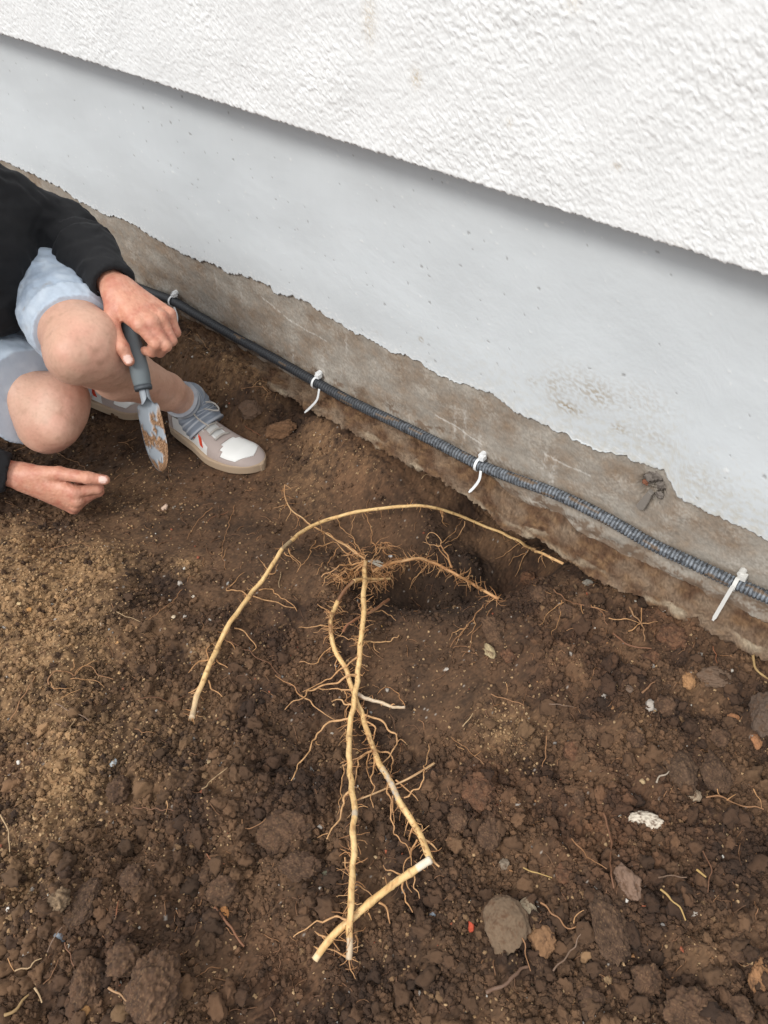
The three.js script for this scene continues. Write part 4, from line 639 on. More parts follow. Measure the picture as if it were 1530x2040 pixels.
function rootThing(name, label, pts, r0, r1, options, sides = [], hairs = 0, reach = 0.03) {
  const t = thing(name, label, 'root'); const P = lay(pts, options.h ?? 0.008), base = P[0].clone(); t.position.copy(base);
  for (const q of new THREE.CatmullRomCurve3(P).getSpacedPoints(70)) if (q.y - topY(q.x, q.z) < 0.03) rootClear.push([q.x, q.z]);
  const kq = rng(900 + Math.round(options.seed * 13)), bend = new THREE.CatmullRomCurve3(P, false, 'centripetal'), kn = Math.max(6, Math.round(bend.getLength() / (options.nodes ?? 0.036)) );
  const S = bend.getSpacedPoints(kn * 2).map((p, i) => p.clone().sub(base).add(i % 2 || i === 0 || i === kn * 2 ? V(0, 0, 0) : V((kq() - 0.5) * 0.006, (kq() - 0.5) * 0.003, (kq() - 0.5) * 0.004).multiplyScalar(options.kinks ?? 0.75)));
  obj('main_root', stemGeometry(S, r0, r1, options), rootMat, t);
  for (const [l, r, h, pale] of sides) sideRoot(t, base, l, r, h, pale);
  if (hairs) { const m = obj('root_hair', hairGeometry(alongHair(P), base, hairs, reach), rootMat, t); m.userData.kind = 'stuff'; }
  return t;
}
// the long arched one
rootThing('arched_root', 'longest thin straw-coloured root arching across the dug soil up to the footing', [[382, 1430, 0.003], [388, 1405, 0.006], [400, 1370, 0.010], [415, 1330, 0.013], [440, 1275, 0.016], [458, 1240, 0.019], [480, 1210, 0.022], [505, 1175, 0.027], [530, 1145, 0.032], [547, 1118, 0.036], [567, 1090, 0.040], [602, 1059, 0.045], [642, 1039, 0.048], [700, 1022, 0.050], [742, 1015, 0.052], [790, 1010, 0.052], [840, 1008, 0.050], [890, 1018, 0.046], [930, 1033, 0.041], [965, 1048, 0.036], [1000, 1062, 0.055], [1040, 1083, 0.085], [1080, 1103, 0.10], [1122, 1123, 0.09]], 0.0046, 0.0024,
  { seed: 2, nodes: 0.042, end: 0.06, tint: (c, t, a, g) => { c.lerp(rustC, 0.55 * smooth(0.72, 0.95, t) * clamp(0.6 + n2(a * 60, g))); if (t > 0.30 && t < 0.325) c.lerp(lin(110, 100, 86), 0.7); } }, [
    [zB([[450, 1245], [420, 1250], [330, 1265], [260, 1325], [190, 1395]]), 0.0017], [zB([[490, 1260], [560, 1320], [610, 1340]]), 0.0015], [zB([[420, 1310], [385, 1200], [380, 1140], [430, 1100], [480, 1040]]), 0.0014], [zB([[540, 1075], [470, 1090], [510, 1120]]), 0.0012],
    [zB([[375, 1445], [320, 1520], [260, 1590], [190, 1610]]), 0.0017], [zB([[315, 1615], [260, 1608], [215, 1620]]), 0.0016], [zB([[405, 1480], [430, 1570], [500, 1610], [550, 1650]]), 0.0016], [zB([[835, 595], [780, 540], [690, 518], [580, 505], [690, 440], [740, 360], [785, 320]]), 0.0013],
    [zB([[880, 578], [930, 590], [970, 618], [1090, 630], [1170, 660], [1330, 700]]), 0.0014], [zB([[945, 515], [1075, 495], [1130, 550], [1190, 600], [1280, 650], [1350, 735]]), 0.0013], [zB([[680, 920], [790, 965], [860, 1040], [910, 1110], [875, 1165]]), 0.0013], [zB([[600, 1060], [660, 1090], [690, 1150]]), 0.0012], [zB([[1215, 115], [1300, 165], [1310, 210]]), 0.0011], [zB([[1260, 70], [1300, 150], [1370, 200], [1385, 260]]), 0.0011], [zB([[1050, 340], [1100, 330], [1150, 230]]), 0.0011], [zB([[1040, 310], [1000, 250], [960, 195]]), 0.0009], [zB([[960, 440], [930, 420]]), 0.0009],
    [zG([[75, 610, 0.03], [110, 690, 0.01], [160, 740]]), 0.0009], [zG([[365, 395, 0.03], [390, 540, 0.005], [415, 630]]), 0.0008], [zG([[505, 320, 0.035], [530, 400, 0.01], [640, 500, 0.004], [700, 600]]), 0.0009], [zG([[665, 270, 0.04], [640, 380, 0.015], [625, 470]]), 0.0008], [zG([[735, 265, 0.04], [790, 370, 0.02], [815, 470], [805, 560]]), 0.0009], [zG([[965, 215, 0.045], [970, 280]]), 0.0008], [zG([[1135, 215, 0.05], [1130, 185, 0.06]]), 0.0008], [zG([[1440, 260, 0.03], [1450, 360, 0.01], [1490, 400]]), 0.0009], [zG([[1255, 225, 0.045], [1240, 270, 0.03]]), 0.0008], [zH([[150, 590, 0.02], [130, 650, 0.008], [60, 690]]), 0.001], [zH([[45, 560, 0.02], [55, 600, 0.005], [80, 605]]), 0.0009], [zH([[440, 720, 0.008], [400, 800], [380, 840]]), 0.0009], [zH([[400, 690, 0.008], [330, 740], [290, 760]]), 0.0008], [zH([[500, 760, 0.006], [520, 800]]), 0.0008], [zH([[430, 735, 0.008], [370, 760], [350, 790]]), 0.0008]], 150, 0.016);
// the straight one with the crown
const crownAt = onSoil(728, 1117, 0.062);
rootThing('straight_root', 'thick straight straw-coloured rhizome with a bristly root crown at its upper end', [[728, 1117, 0.062], [726, 1133, 0.060], [728, 1149, 0.058], [727, 1164, 0.055], [724, 1182, 0.050], [725, 1207, 0.042], [724, 1231, 0.036], [721, 1256, 0.030], [719, 1280, 0.025], [717, 1300, 0.021], [712, 1340, 0.019], [708, 1380, 0.021], [703, 1420, 0.019], [697, 1450, 0.016], [696, 1500, 0.016], [699, 1540, 0.016], [704, 1590, 0.016], [706, 1630, 0.015], [704, 1680, 0.015], [702, 1720, 0.014], [700, 1770, 0.016], [698, 1810, 0.021], [699, 1850, 0.019], [697, 1885, 0.014], [695, 1911, 0.009]], 0.0047, 0.0043,
  { seed: 5, nodes: 0.034, rim: 0.14, tint: (c, t) => { if (t > 0.965) c.lerp(greyC, 0.6); if (t > 0.735 && t < 0.75) c.lerp(greyC, 0.7); if (t < 0.03) c.lerp(barkC, 0.5); } }, [
    [zA([[875, 465, 0.024], [960, 475], [1050, 485], [1130, 455], [1180, 440], [1220, 405, 0.02]]), 0.0018, 0.006, 0.8], [zA([[880, 490, 0.022], [920, 500], [945, 540]]), 0.0012], [zA([[985, 475], [990, 530], [1035, 575]]), 0.0010], [zA([[845, 470, 0.024], [780, 440], [740, 450], [690, 415], [610, 395]]), 0.0012, 0.008], [zA([[825, 615, 0.022], [760, 650, 0.02], [700, 710, 0.02], [600, 790, 0.012], [500, 850], [400, 910], [300, 945]]), 0.0017], [zA([[820, 790, 0.022], [740, 795, 0.024], [660, 840, 0.016], [580, 880, 0.01], [490, 885], [410, 920], [350, 950], [310, 1005], [200, 1040], [130, 1115]]), 0.0019, 0.008, 0.7], [zA([[310, 1000], [240, 930], [180, 880], [40, 790]]), 0.0010, 0.005, 0.1], [zA([[320, 1010], [420, 1070], [500, 1150], [610, 1215]]), 0.0012, 0.006],
    [zA([[780, 930, 0.02], [700, 930, 0.014], [580, 915], [510, 925], [460, 910], [390, 920]]), 0.0015], [zA([[790, 1080, 0.02], [700, 1055, 0.012], [640, 1030], [575, 1040]]), 0.0018, 0.01, 0.7], [zA([[760, 1200, 0.02], [640, 1220, 0.01], [540, 1250], [480, 1310], [430, 1370], [370, 1460], [345, 1540], [270, 1620], [240, 1720], [190, 1790]]), 0.0019, 0.008, 0.7], [zA([[430, 1420], [440, 1440], [470, 1450]]), 0.0009], [zA([[700, 940, 0.012], [720, 1010], [710, 1100], [700, 1180]]), 0.0011], [zA([[740, 1080, 0.014], [705, 1130], [720, 1180], [700, 1230]]), 0.0011],
    [zA([[800, 1090, 0.02], [850, 1180, 0.012], [860, 1220], [840, 1290]]), 0.0012], [zA([[710, 1310, 0.014], [705, 1340], [720, 1390, 0.016]]), 0.0012], [zA([[770, 1360, 0.016], [840, 1370], [900, 1340]]), 0.0008], [zD([[500, 690, 0.018], [455, 720, 0.01], [430, 820], [400, 900], [380, 1000], [310, 1060], [260, 1180]]), 0.0020, 0.007, 0.75], [zD([[270, 1125], [200, 1130], [165, 1165]]), 0.0009], [zD([[490, 360, 0.016], [470, 410, 0.012], [425, 445]]), 0.0013], [zD([[430, 450], [425, 560], [415, 660], [395, 780], [385, 870], [370, 930]]), 0.0010], [zD([[555, 660, 0.014], [590, 665], [605, 690]]), 0.0010], [zD([[445, 1365, 0.008], [455, 1440], [480, 1530, 0.012]]), 0.0013], [zD([[560, 1380, 0.014], [600, 1395], [630, 1420]]), 0.0011], [zF([[555, 1390, 0.014], [600, 1375], [650, 1415], [690, 1450]]), 0.0014],
    [zF([[520, 1610, 0.016], [440, 1590], [380, 1610], [310, 1620], [230, 1670], [150, 1720]]), 0.0016, 0.008, 0.7], [zF([[570, 1710, 0.01], [590, 1760], [590, 1820], [550, 1815, 0.012]]), 0.0013], [zF([[515, 1860, 0.01], [440, 1830], [400, 1810], [390, 1800]]), 0.0014]], 240, 0.022);
{ // the crown: laterals and wiry hair round the upper end of the straight root
  const t = thing('root_crown', 'bristly tangle of fine brown roots and cut stubs at the head of the straight rhizome', 'root'); t.position.copy(crownAt); const b = crownAt;
  for (const [l, r, pale] of [
    [zC([[510, 340, 0.062], [420, 370, 0.055], [320, 385, 0.045], [200, 410, 0.035], [110, 465, 0.022], [0, 525, 0.01]]), 0.0020, 0.6], [zC([[500, 360, 0.06], [380, 425, 0.045], [290, 425, 0.038], [215, 445, 0.03]]), 0.0018, 0.7], [zC([[500, 380, 0.06], [400, 450, 0.042], [300, 530, 0.025], [240, 550, 0.018], [180, 520, 0.014], [125, 480, 0.012]]), 0.0017, 0.5], [zC([[110, 470, 0.02], [40, 550], [10, 630]]), 0.0012, 0.5], [zC([[490, 440, 0.055], [420, 480, 0.03], [330, 560, 0.012], [270, 600]]), 0.0014, 0.4],
    [zC([[510, 320, 0.062], [440, 250, 0.058], [300, 150, 0.045], [180, 80, 0.035], [60, 0, 0.03]]), 0.0016, 0.4], [zC([[500, 290, 0.06], [460, 220, 0.05], [380, 100, 0.03], [320, 40, 0.02]]), 0.0013, 0.3], [zC([[350, 370, 0.045], [310, 270, 0.03], [200, 160, 0.02], [145, 115, 0.016]]), 0.0014, 0.7], [zC([[205, 180, 0.02], [120, 290, 0.01], [70, 390]]), 0.0009, 0.3], [zC([[540, 330, 0.062], [640, 280, 0.05], [700, 200, 0.04], [740, 160, 0.04]]), 0.0012, 0.4], [zC([[720, 190, 0.04], [790, 190, 0.03], [820, 210, 0.024]]), 0.0009, 0.5], [zC([[720, 210, 0.04], [800, 260, 0.03], [880, 270, 0.02], [920, 320, 0.012]]), 0.0010, 0.2], [zC([[660, 250, 0.04], [620, 160, 0.03], [580, 120, 0.02], [590, 0, 0.012]]), 0.0009, 0.2],
    [zC([[540, 545, 0.052], [600, 580, 0.04], [640, 620, 0.025], [610, 660, 0.018], [590, 725, 0.01]]), 0.0013, 0.6], [zC([[640, 590, 0.04], [720, 610, 0.03], [750, 640, 0.022]]), 0.0011, 0.5], [zC([[690, 590, 0.04], [700, 630, 0.028], [740, 655, 0.02]]), 0.0010, 0.4], [zC([[520, 560, 0.05], [440, 590, 0.03], [420, 630, 0.016]]), 0.0011, 0.3], [zC([[640, 470, 0.05], [690, 520, 0.04], [830, 470, 0.03], [950, 400, 0.028]]), 0.0010, 0.4]]) sideRoot(t, b, l, r, 0.03, pale);
  const stub = lay([[704, 1158, 0.042], [716, 1155, 0.05], [735, 1154, 0.054], [755, 1154, 0.052], [777, 1153, 0.050]], 0).map((p) => p.sub(b)); obj('cut_stub', stemGeometry(stub, 0.0042, 0.0026, { seed: 9, nodes: 0.02, colA: lin(206, 168, 116) }), rootMat, t);
  const drop = lay([[704, 1158, 0.042], [691, 1171, 0.026], [680, 1186, 0.016], [673, 1198, 0.012]], 0).map((p) => p.sub(b)); obj('cut_stub', stemGeometry(drop, 0.0036, 0.0032, { seed: 10, colA: barkC, colB: hairDark }), rootMat, t);
  // dry shoot fibres, pale grey
  for (let k = 0; k < 9; k++) { const p = at(733, 1122 + (rr() - 0.5) * 4, crownAt.distanceTo(EYE) * 0.998), q = onSoil(754 + rr() * 10, 1117 + k * 1.6, 0.058); obj('dry_fibre', tube([crownAt.clone().add(V(0.003, 0, 0)).sub(b), mid(crownAt, q, 0.5).add(V(0, 0.003 * (rr() - 0.3), 0)).sub(b), q.sub(b)], 0.0009, { seg: 5, color: mixc(lin(196, 188, 172), lin(140, 130, 116), rr() * 0.6) }), rootMat, t); }
  const around = (k) => { const q = onSoil(...[[728, 1122, 0.06], [700, 1140, 0.045], [755, 1152, 0.05], [765, 1140, 0.04], [735, 1150, 0.055], [670, 1150, 0.025], [760, 1085, 0.035], [715, 1100, 0.055]][k % 8]); return [q.add(V((rr() - 0.5) * 0.03, 0, (rr() - 0.5) * 0.02)), V(rr() - 0.5, rr() - 0.7, rr() - 0.4).normalize()]; };
  const m = obj('root_hair', hairGeometry(around, b, 230, 0.032, 0.7), rootMat, t); m.userData.kind = 'stuff';
}
// the bent one that snaps back on itself
rootThing('bent_root', 'thick straw-coloured rhizome with soiled joints running down to a sharp white kink', [[673, 1197, 0.010], [667, 1211, 0.011], [663, 1224, 0.011], [660, 1238, 0.010], [658, 1253, 0.009], [661, 1271, 0.008], [664, 1287, 0.008], [671, 1303, 0.008], [690, 1335, 0.008], [700, 1372, 0.008], [712, 1402, 0.008], [722, 1430, 0.009], [735, 1465, 0.009], [745, 1495, 0.009], [757, 1525, 0.010], [770, 1541, 0.010], [785, 1575, 0.010], [800, 1605, 0.010], [822, 1638, 0.010], [840, 1672, 0.012], [857, 1713, 0.016]], 0.0042, 0.0047,
  { seed: 7, nodes: 0.040, tint: (c, t, a, g) => { if (t > 0.06 && t < 0.17) c.lerp(barkC, clamp(0.55 + 0.8 * n2(a * 80, g * 2))); if (t > 0.53 && t < 0.62) c.lerp(barkC, clamp(0.4 + 0.7 * n2(a * 90, g * 2))); if (t > 0.68 && t < 0.8) c.lerp(greyC, clamp(0.5 + 0.9 * n2(a * 70, g * 1.5))); } }, [
    [zA([[575, 215, 0.012], [540, 170], [490, 140], [440, 110]]), 0.0014], [zA([[580, 190, 0.012], [510, 160], [455, 120]]), 0.0010], [zA([[625, 205, 0.01], [680, 180], [740, 190]]), 0.0011], [zA([[555, 325, 0.01], [480, 315], [400, 330], [340, 335], [265, 330]]), 0.0013], [zA([[550, 350, 0.01], [490, 350], [400, 380]]), 0.0008], [zA([[570, 525, 0.01], [530, 540], [490, 600], [430, 670], [350, 690], [290, 650], [270, 660]]), 0.0013], [zA([[630, 640, 0.008], [615, 700], [620, 760]]), 0.0011], [zA([[640, 130, 0.01], [700, 140]]), 0.0008],
    [zA([[885, 1165, 0.012], [1000, 1200], [1070, 1250], [1100, 1300], [1170, 1340], [1195, 1400], [1190, 1470], [1130, 1540], [1060, 1625]]), 0.0019, 0.009, 0.7], [zA([[910, 1230, 0.012], [960, 1265], [990, 1330], [975, 1400], [960, 1430]]), 0.0017, 0.01], [zA([[1200, 1430], [1240, 1410], [1285, 1435]]), 0.0010], [zA([[1010, 1510, 0.01], [1080, 1530], [1130, 1540], [1150, 1600], [1140, 1680], [1145, 1750]]), 0.0016], [zD([[720, 285, 0.012], [650, 315, 0.014], [580, 345, 0.018], [520, 370, 0.018]]), 0.0020, 0.012, 0.6], [zD([[660, 310, 0.012], [590, 360, 0.01], [565, 460], [540, 530], [545, 600, 0.012]]), 0.0018, 0.012, 0.6], [zD([[690, 310, 0.01], [660, 380], [680, 490], [695, 560]]), 0.0011], [zD([[740, 350, 0.01], [735, 450], [715, 540], [740, 650], [715, 750], [735, 860]]), 0.0014, 0.009, 0.6], [zD([[790, 450, 0.01], [800, 480], [850, 520]]), 0.0012],
    [zD([[870, 540, 0.012], [875, 640], [895, 750], [915, 850], [910, 970], [945, 1040], [945, 1130], [1010, 1190], [1090, 1260], [1110, 1340]]), 0.0015, 0.010, 0.5], [zD([[930, 740, 0.012], [935, 850], [930, 930], [945, 1020]]), 0.0012], [zD([[960, 580, 0.012], [1050, 650], [1130, 720], [1190, 790]]), 0.0014], [zD([[1045, 760, 0.012], [1130, 710], [1210, 640], [1250, 530], [1260, 420], [1290, 330], [1295, 220]]), 0.0013, 0.010, 0.5], [zD([[1095, 990, 0.012], [1070, 1060], [1045, 1150]]), 0.0012], [zD([[1130, 1070, 0.012], [1095, 1160], [1105, 1300], [1110, 1400], [1120, 1450]]), 0.0014], [zD([[1180, 1190, 0.012], [1130, 1270], [1100, 1350], [1060, 1440], [1040, 1520]]), 0.0015], [zD([[1250, 1190, 0.01], [1320, 1240], [1380, 1290]]), 0.0022, 0.006, 0.9]], 280, 0.02);
rootThing('kinked_root', 'thickest pale rhizome piece lying slantwise from the white kink to the lower left', [[858, 1712, 0.017], [835, 1727, 0.016], [800, 1750, 0.013], [740, 1796, 0.010], [705, 1826, 0.009], [690, 1838, 0.009], [650, 1880, 0.009], [627, 1912, 0.008]], 0.0055, 0.0046,
  { seed: 12, kinks: 0.25, nodes: 0.033, rim: 0.16, colA: lin(226, 188, 128), tint: (c, t) => { if (t < 0.12) c.lerp(lin(230, 222, 205), 0.75); if (t > 0.96) c.lerp(lin(236, 214, 176), 0.6); } }, [
    [zF([[1085, 1195, 0.014], [1110, 1225], [1140, 1245]]), 0.0024, 0.01, 0.8], [zF([[900, 1310, 0.014], [850, 1280], [790, 1280], [760, 1235]]), 0.0015], [zF([[785, 1380, 0.014], [770, 1310]]), 0.0014], [zF([[895, 1340, 0.01], [900, 1430], [920, 1490], [960, 1555]]), 0.0015], [zF([[915, 1330, 0.01], [940, 1390], [955, 1420]]), 0.0011], [zF([[965, 1300, 0.01], [975, 1380], [1005, 1460]]), 0.0012], [zF([[730, 1490, 0.01], [790, 1530], [805, 1630]]), 0.0016], [zF([[660, 1560, 0.01], [680, 1605]]), 0.0011], [zF([[390, 1740, 0.01], [340, 1710], [295, 1680]]), 0.0015], [zF([[370, 1760, 0.012], [340, 1720], [310, 1690]]), 0.001], [zF([[415, 1745, 0.01], [450, 1790], [465, 1815]]), 0.0013], [zF([[330, 1815, 0.01], [290, 1785]]), 0.0013]], 40, 0.012);
// others at the hole
rootThing('forked_root', 'brownish bent root leading from the crown to the right over the dark hole', [[741, 1139, 0.05], [760, 1129, 0.052], [782, 1122, 0.052], [807, 1117, 0.052], [827, 1113, 0.052], [842, 1113, 0.050], [858, 1120, 0.048], [880, 1129, 0.045], [900, 1139, 0.042], [920, 1150, 0.038], [945, 1166, 0.028], [970, 1180, 0.018], [993, 1194, 0.004]], 0.0036, 0.0028, { seed: 15, nodes: 0.030, colA: lin(192, 142, 92), colB: lin(158, 108, 70) }, [
  [zG([[1530, 770, 0.044], [1490, 660, 0.06], [1430, 560, 0.07]]), 0.0022, 0.05, 0.2], [zG([[1430, 560, 0.07], [1420, 510, 0.065], [1340, 460, 0.055], [1300, 490, 0.045], [1310, 540, 0.04], [1350, 610, 0.02]]), 0.0009, 0.05, 0.4], [zG([[1430, 575, 0.07], [1340, 560, 0.05], [1270, 535, 0.04]]), 0.0010, 0.05, 0.5], [zG([[1450, 600, 0.065], [1530, 560, 0.05]]), 0.0009, 0.05, 0.4], [zG([[1200, 685, 0.052], [1195, 645, 0.058]]), 0.0011], [zG([[1110, 715, 0.045], [1090, 790, 0.02], [1080, 830]]), 0.0009], [zG([[1310, 740, 0.04], [1250, 800, 0.015], [1190, 880], [1150, 960]]), 0.0010], [zG([[1430, 780, 0.035], [1400, 850, 0.01]]), 0.0009], [zC([[1405, 430, 0.03], [1340, 530]]), 0.0010], [zC([[960, 350, 0.045], [970, 420, 0.02], [930, 500]]), 0.0009], [zC([[1230, 360, 0.045], [1180, 450, 0.02], [1110, 540], [1040, 660]]), 0.0008], [zH([[40, 690, 0.05], [100, 640, 0.03], [140, 580, 0.012]]), 0.0009], [zH([[95, 800, 0.03], [20, 690, 0.05]]), 0.0014, 0.04, 0.2]], 190, 0.03);
rootThing('thin_root', 'thin wiry root running from above the arch down to the crown', [[567, 965, 0.03], [567, 985, 0.022], [571, 1005, 0.016], [580, 1016, 0.014], [600, 1032, 0.014], [622, 1048, 0.018], [650, 1063, 0.025], [690, 1090, 0.045], [726, 1113, 0.06]], 0.0013, 0.0019, { seed: 19, nodes: 0.08, rim: 0.05, colA: lin(190, 146, 98), colB: lin(150, 108, 70), seg: 6 }, [[zG([[470, 535], [370, 575], [275, 590], [255, 660], [180, 760], [140, 810]]), 0.0010, 0.006], [zG([[310, 525], [265, 590]]), 0.001], [zG([[375, 725], [340, 780], [320, 830]]), 0.0009]], 30, 0.03);
rootThing('reddish_stub', 'short reddish brown root stub crossing beneath the straight rhizome', zG([[555, 1345, 0.003], [575, 1305, 0.006], [610, 1270, 0.009], [700, 1215, 0.012], [800, 1170, 0.014], [890, 1108, 0.016], [965, 1055, 0.018]]), 0.0024, 0.0032, { seed: 21, kinks: 0.4, nodes: 0.05, colA: lin(146, 94, 64), colB: lin(112, 76, 56) }, [[zG([[800, 1150, 0.012], [840, 1070], [870, 1015]]), 0.0008], [zG([[840, 1165, 0.01], [920, 1160], [970, 1200], [1030, 1240]]), 0.0011, 0.006, 0.5]], 16, 0.02);
rootThing('grey_stub', 'short greyish white broken stem lying beside the crossing of the two rhizomes', zA([[822, 965, 0.010], [880, 1000, 0.010], [960, 1025, 0.010], [1060, 1055, 0.010], [1140, 1090, 0.010], [1190, 1098, 0.009], [1278, 1096, 0.008]]), 0.0036, 0.0022, { seed: 23, kinks: 0.4, nodes: 0.045, rim: 0.2, colA: lin(206, 190, 168), colB: lin(176, 150, 122) }, [[zA([[1140, 1085, 0.01], [1180, 1065, 0.016]]), 0.0014], [zA([[1275, 1080, 0.006], [1210, 970], [1150, 920], [1080, 915], [1010, 970]]), 0.0008, 0.005, 0.0]], 8, 0.01);
rootThing('thin_straw', 'thin straight tan straw lying slantwise under the bent rhizome', zF([[585, 795, 0.006], [700, 750, 0.008], [800, 710, 0.008], [900, 665, 0.009], [1000, 610, 0.010], [1105, 545, 0.010]]), 0.0014, 0.0019, { seed: 25, kinks: 0.1, nodes: 0.09, rim: 0.03, colA: lin(176, 138, 98), colB: lin(150, 112, 76), seg: 7 });

// ---------------------------------------------------------------- loose roots, twigs, stones and clods that can be picked out
{
  const bit = (name, label, category, pts, r0, col0, extra = [], group) => { const r = r0 * 0.78, col = col0.clone().lerp(hairDark, 0.38); const t = thing(name, label, category, group), P = wiggle(lay(pts, 0.0015), r > 0.0016 ? 0.002 : 0.004), b = P[0].clone(); t.position.copy(b); const seed = rr() * 60;
    obj('stalk', tube(P.map((p) => p.clone().sub(b)), (q) => r * (1 - 0.35 * q) * (1 + 0.2 * n2(q * 12, seed)), { seg: 6, step: 0.004, color: (q, a) => mixc(col, hairDark, 0.3 * n2(a * 60, seed)) }), rootMat, t);
    for (const e of extra) sideRoot(t, b, e, r * 0.7, 0.0015, 0.35); return t; };
  const tan = lin(168, 124, 84), pale = lin(206, 178, 136), brown = lin(116, 80, 56), grey = lin(128, 110, 94), yellow = lin(204, 172, 104), red = lin(150, 92, 60);
  const R = 'loose_root', W = 'twig';
  bit(R, 'hair-thin root zigzagging down the smooth dug slope left of the arch', 'root', zK([[1430, 80], [1390, 220], [1355, 330], [1360, 400], [1375, 470]]), 0.0010, tan, [zK([[1355, 370], [1335, 380]]), zK([[1360, 400], [1385, 340]])]);
  bit(W, 'short straight twig on the smooth slope right of the pink stone chip', 'twig', zK([[1295, 95], [1205, 180], [1140, 285]]), 0.0011, tan);
  bit(R, 'faint reddish root left of the hair-thin zigzag root', 'root', zK([[1390, 120], [1290, 160], [1250, 200]]), 0.0007, red);
  bit(R, 'thin root lying straight across sandy soil below the pale chip', 'root', zK([[1110, 595], [1040, 680], [920, 770], [885, 815], [880, 870]]), 0.0011, tan);
  bit(W, 'short pale twig in dark crumbs left of the long sandy root', 'twig', zK([[710, 730], [780, 760], [855, 790]]), 0.0010, pale);
  bit(R, 'tangle of branching brown rootlets on the left crumbly soil', 'root', zK([[300, 1175], [285, 1140], [350, 1090], [420, 1100], [450, 1130], [470, 1090], [540, 1060], [600, 1110], [690, 1140]]), 0.0014, tan, [zK([[310, 1160], [320, 1190], [400, 1200], [440, 1190]]), zK([[430, 1140], [540, 1140], [590, 1150], [635, 1190]]), zK([[370, 1260], [440, 1225], [490, 1200]]), zK([[460, 1110], [500, 1060], [600, 1030]]), zK([[430, 1090], [460, 1060], [450, 1010]])]);
  bit(W, 'slim tan twig slanting near the left edge below the tangle', 'twig', zK([[55, 1400], [130, 1270], [180, 1180], [215, 1120]]), 0.0013, tan);
  bit(W, 'dark straight twig below the tangle of brown rootlets', 'twig', zK([[340, 1290], [450, 1345], [545, 1395]]), 0.0014, grey);
  bit(R, 'short curved rootlet below the dark straight twig on the left', 'root', zK([[460, 1380], [430, 1440], [410, 1490]]), 0.0009, pale);
  bit(R, 'thin bowed root on sandy crumbs just below the fist', 'root', zK([[310, 345], [430, 320], [500, 315], [555, 330]]), 0.0009, tan);
  bit(W, 'dark thin twig leading to the lower tip of the arched root', 'twig', zK([[830, 1265], [950, 1255], [1050, 1280], [1130, 1240]]), 0.0011, brown);
  bit(R, 'curved rootlet on pale crumbs left of the arched root tip', 'root', zK([[820, 1445], [880, 1460], [935, 1465]]), 0.0009, tan);
  bit(R, 'dark thin root threading from the arched root toward the crossing', 'root', zB([[600, 1040], [700, 1090], [850, 1180], [960, 1250], [1060, 1300], [1090, 1350], [1180, 1460], [1290, 1530], [1390, 1625]]), 0.0012, brown);
  bit(W, 'tiny upright pale straw right of the arched root', 'twig', zB([[1178, 320], [1162, 485]]), 0.0012, pale);
  bit(R, 'short tan rootlet on bare soil between the arched root and sandy patch', 'root', zL([[1025, 310], [1100, 240], [1155, 200]]), 0.0012, pale);
  bit(W, 'stout brown stick beside the small orange stone', 'twig', zL([[1090, 910], [1160, 1000], [1240, 1110]]), 0.0026, lin(132, 88, 60));
  bit(W, 'short pale cut stalk leaning on the largest clod', 'twig', zL([[550, 1320], [600, 1358], [655, 1400]]), 0.0020, lin(190, 150, 108));
  bit(R, 'pale wavy rootlet at the left edge beside the yellow sand', 'root', zL([[0, 440], [30, 500], [45, 570], [48, 630]]), 0.0014, pale);
  bit(R, 'forked pale rootlet among crumbs in the lower left', 'root', zL([[75, 1235], [140, 1215], [210, 1170]]), 0.0013, pale, [zL([[40, 1170], [70, 1235]])]);
  bit(W, 'curled straw-coloured blade in the bottom left corner', 'twig', zL([[20, 1460], [80, 1440], [105, 1395], [145, 1355]]), 0.0030, lin(176, 148, 100));
  bit(W, 'short split straw beside the clods in the lower left', 'twig', zL([[175, 1320], [195, 1360], [212, 1395]]), 0.0018, pale);
  bit(W, 'dark forked twig across crumbs above the sooty clods', 'twig', zL([[680, 405], [770, 410], [880, 420]]), 0.0012, brown, [zL([[845, 370], [842, 430]])]);
  bit(W, 'slanting dark twig beside the blue grey stone', 'twig', zL([[330, 1090], [350, 1150], [375, 1210]]), 0.0014, brown);
  bit(W, 'grey twig lying against the blue grey stone', 'twig', zL([[240, 1140], [275, 1070], [315, 1010]]), 0.0012, grey);
  bit(W, 'thin upright twig above the round clods at lower left', 'twig', zL([[590, 950], [595, 920], [600, 880]]), 0.0012, red);
  bit(R, 'orange rootlet on soil left of the kinked rhizome', 'root', zL([[1050, 640], [1080, 670], [1140, 690]]), 0.0012, red);
  bit(R, 'looped fine root on soil right of the short tan rootlet', 'root', zL([[1230, 465], [1245, 505], [1290, 510], [1350, 460]]), 0.0010, tan);
  bit(R, 'branching pale root at the right edge beside the pale pitted stone', 'root', zI([[1230, 700], [1300, 700], [1380, 735], [1510, 757]]), 0.0017, tan, [zI([[1285, 660], [1310, 700]]), zI([[1330, 715], [1375, 685]]), zI([[1460, 660], [1500, 750]])]);
  bit(W, 'bleached splinter next to the twin flat clods', 'twig', zI([[990, 630], [1015, 595], [1052, 573]]), 0.0019, lin(186, 176, 158));
  bit(R, 'wavy tan rootlet left of the upright brown stem', 'root', zI([[580, 900], [640, 970], [700, 1020], [750, 1045]]), 0.0013, tan);
  bit(W, 'upright brown stem stuck in the soil above the oval clod', 'twig', zI([[735, 780], [755, 850], [772, 930], [770, 1080], [785, 1140]]), 0.0022, lin(120, 84, 60));
  bit(R, 'pale yellow twisted root right of the oval clod', 'root', zI([[1010, 1145], [1080, 1210], [1110, 1250], [1132, 1295]]), 0.0019, yellow);
  bit(W, 'yellowish straw lying above the large grey flat stone', 'twig', zI([[345, 1040], [410, 1065], [485, 1088]]), 0.0013, yellow);
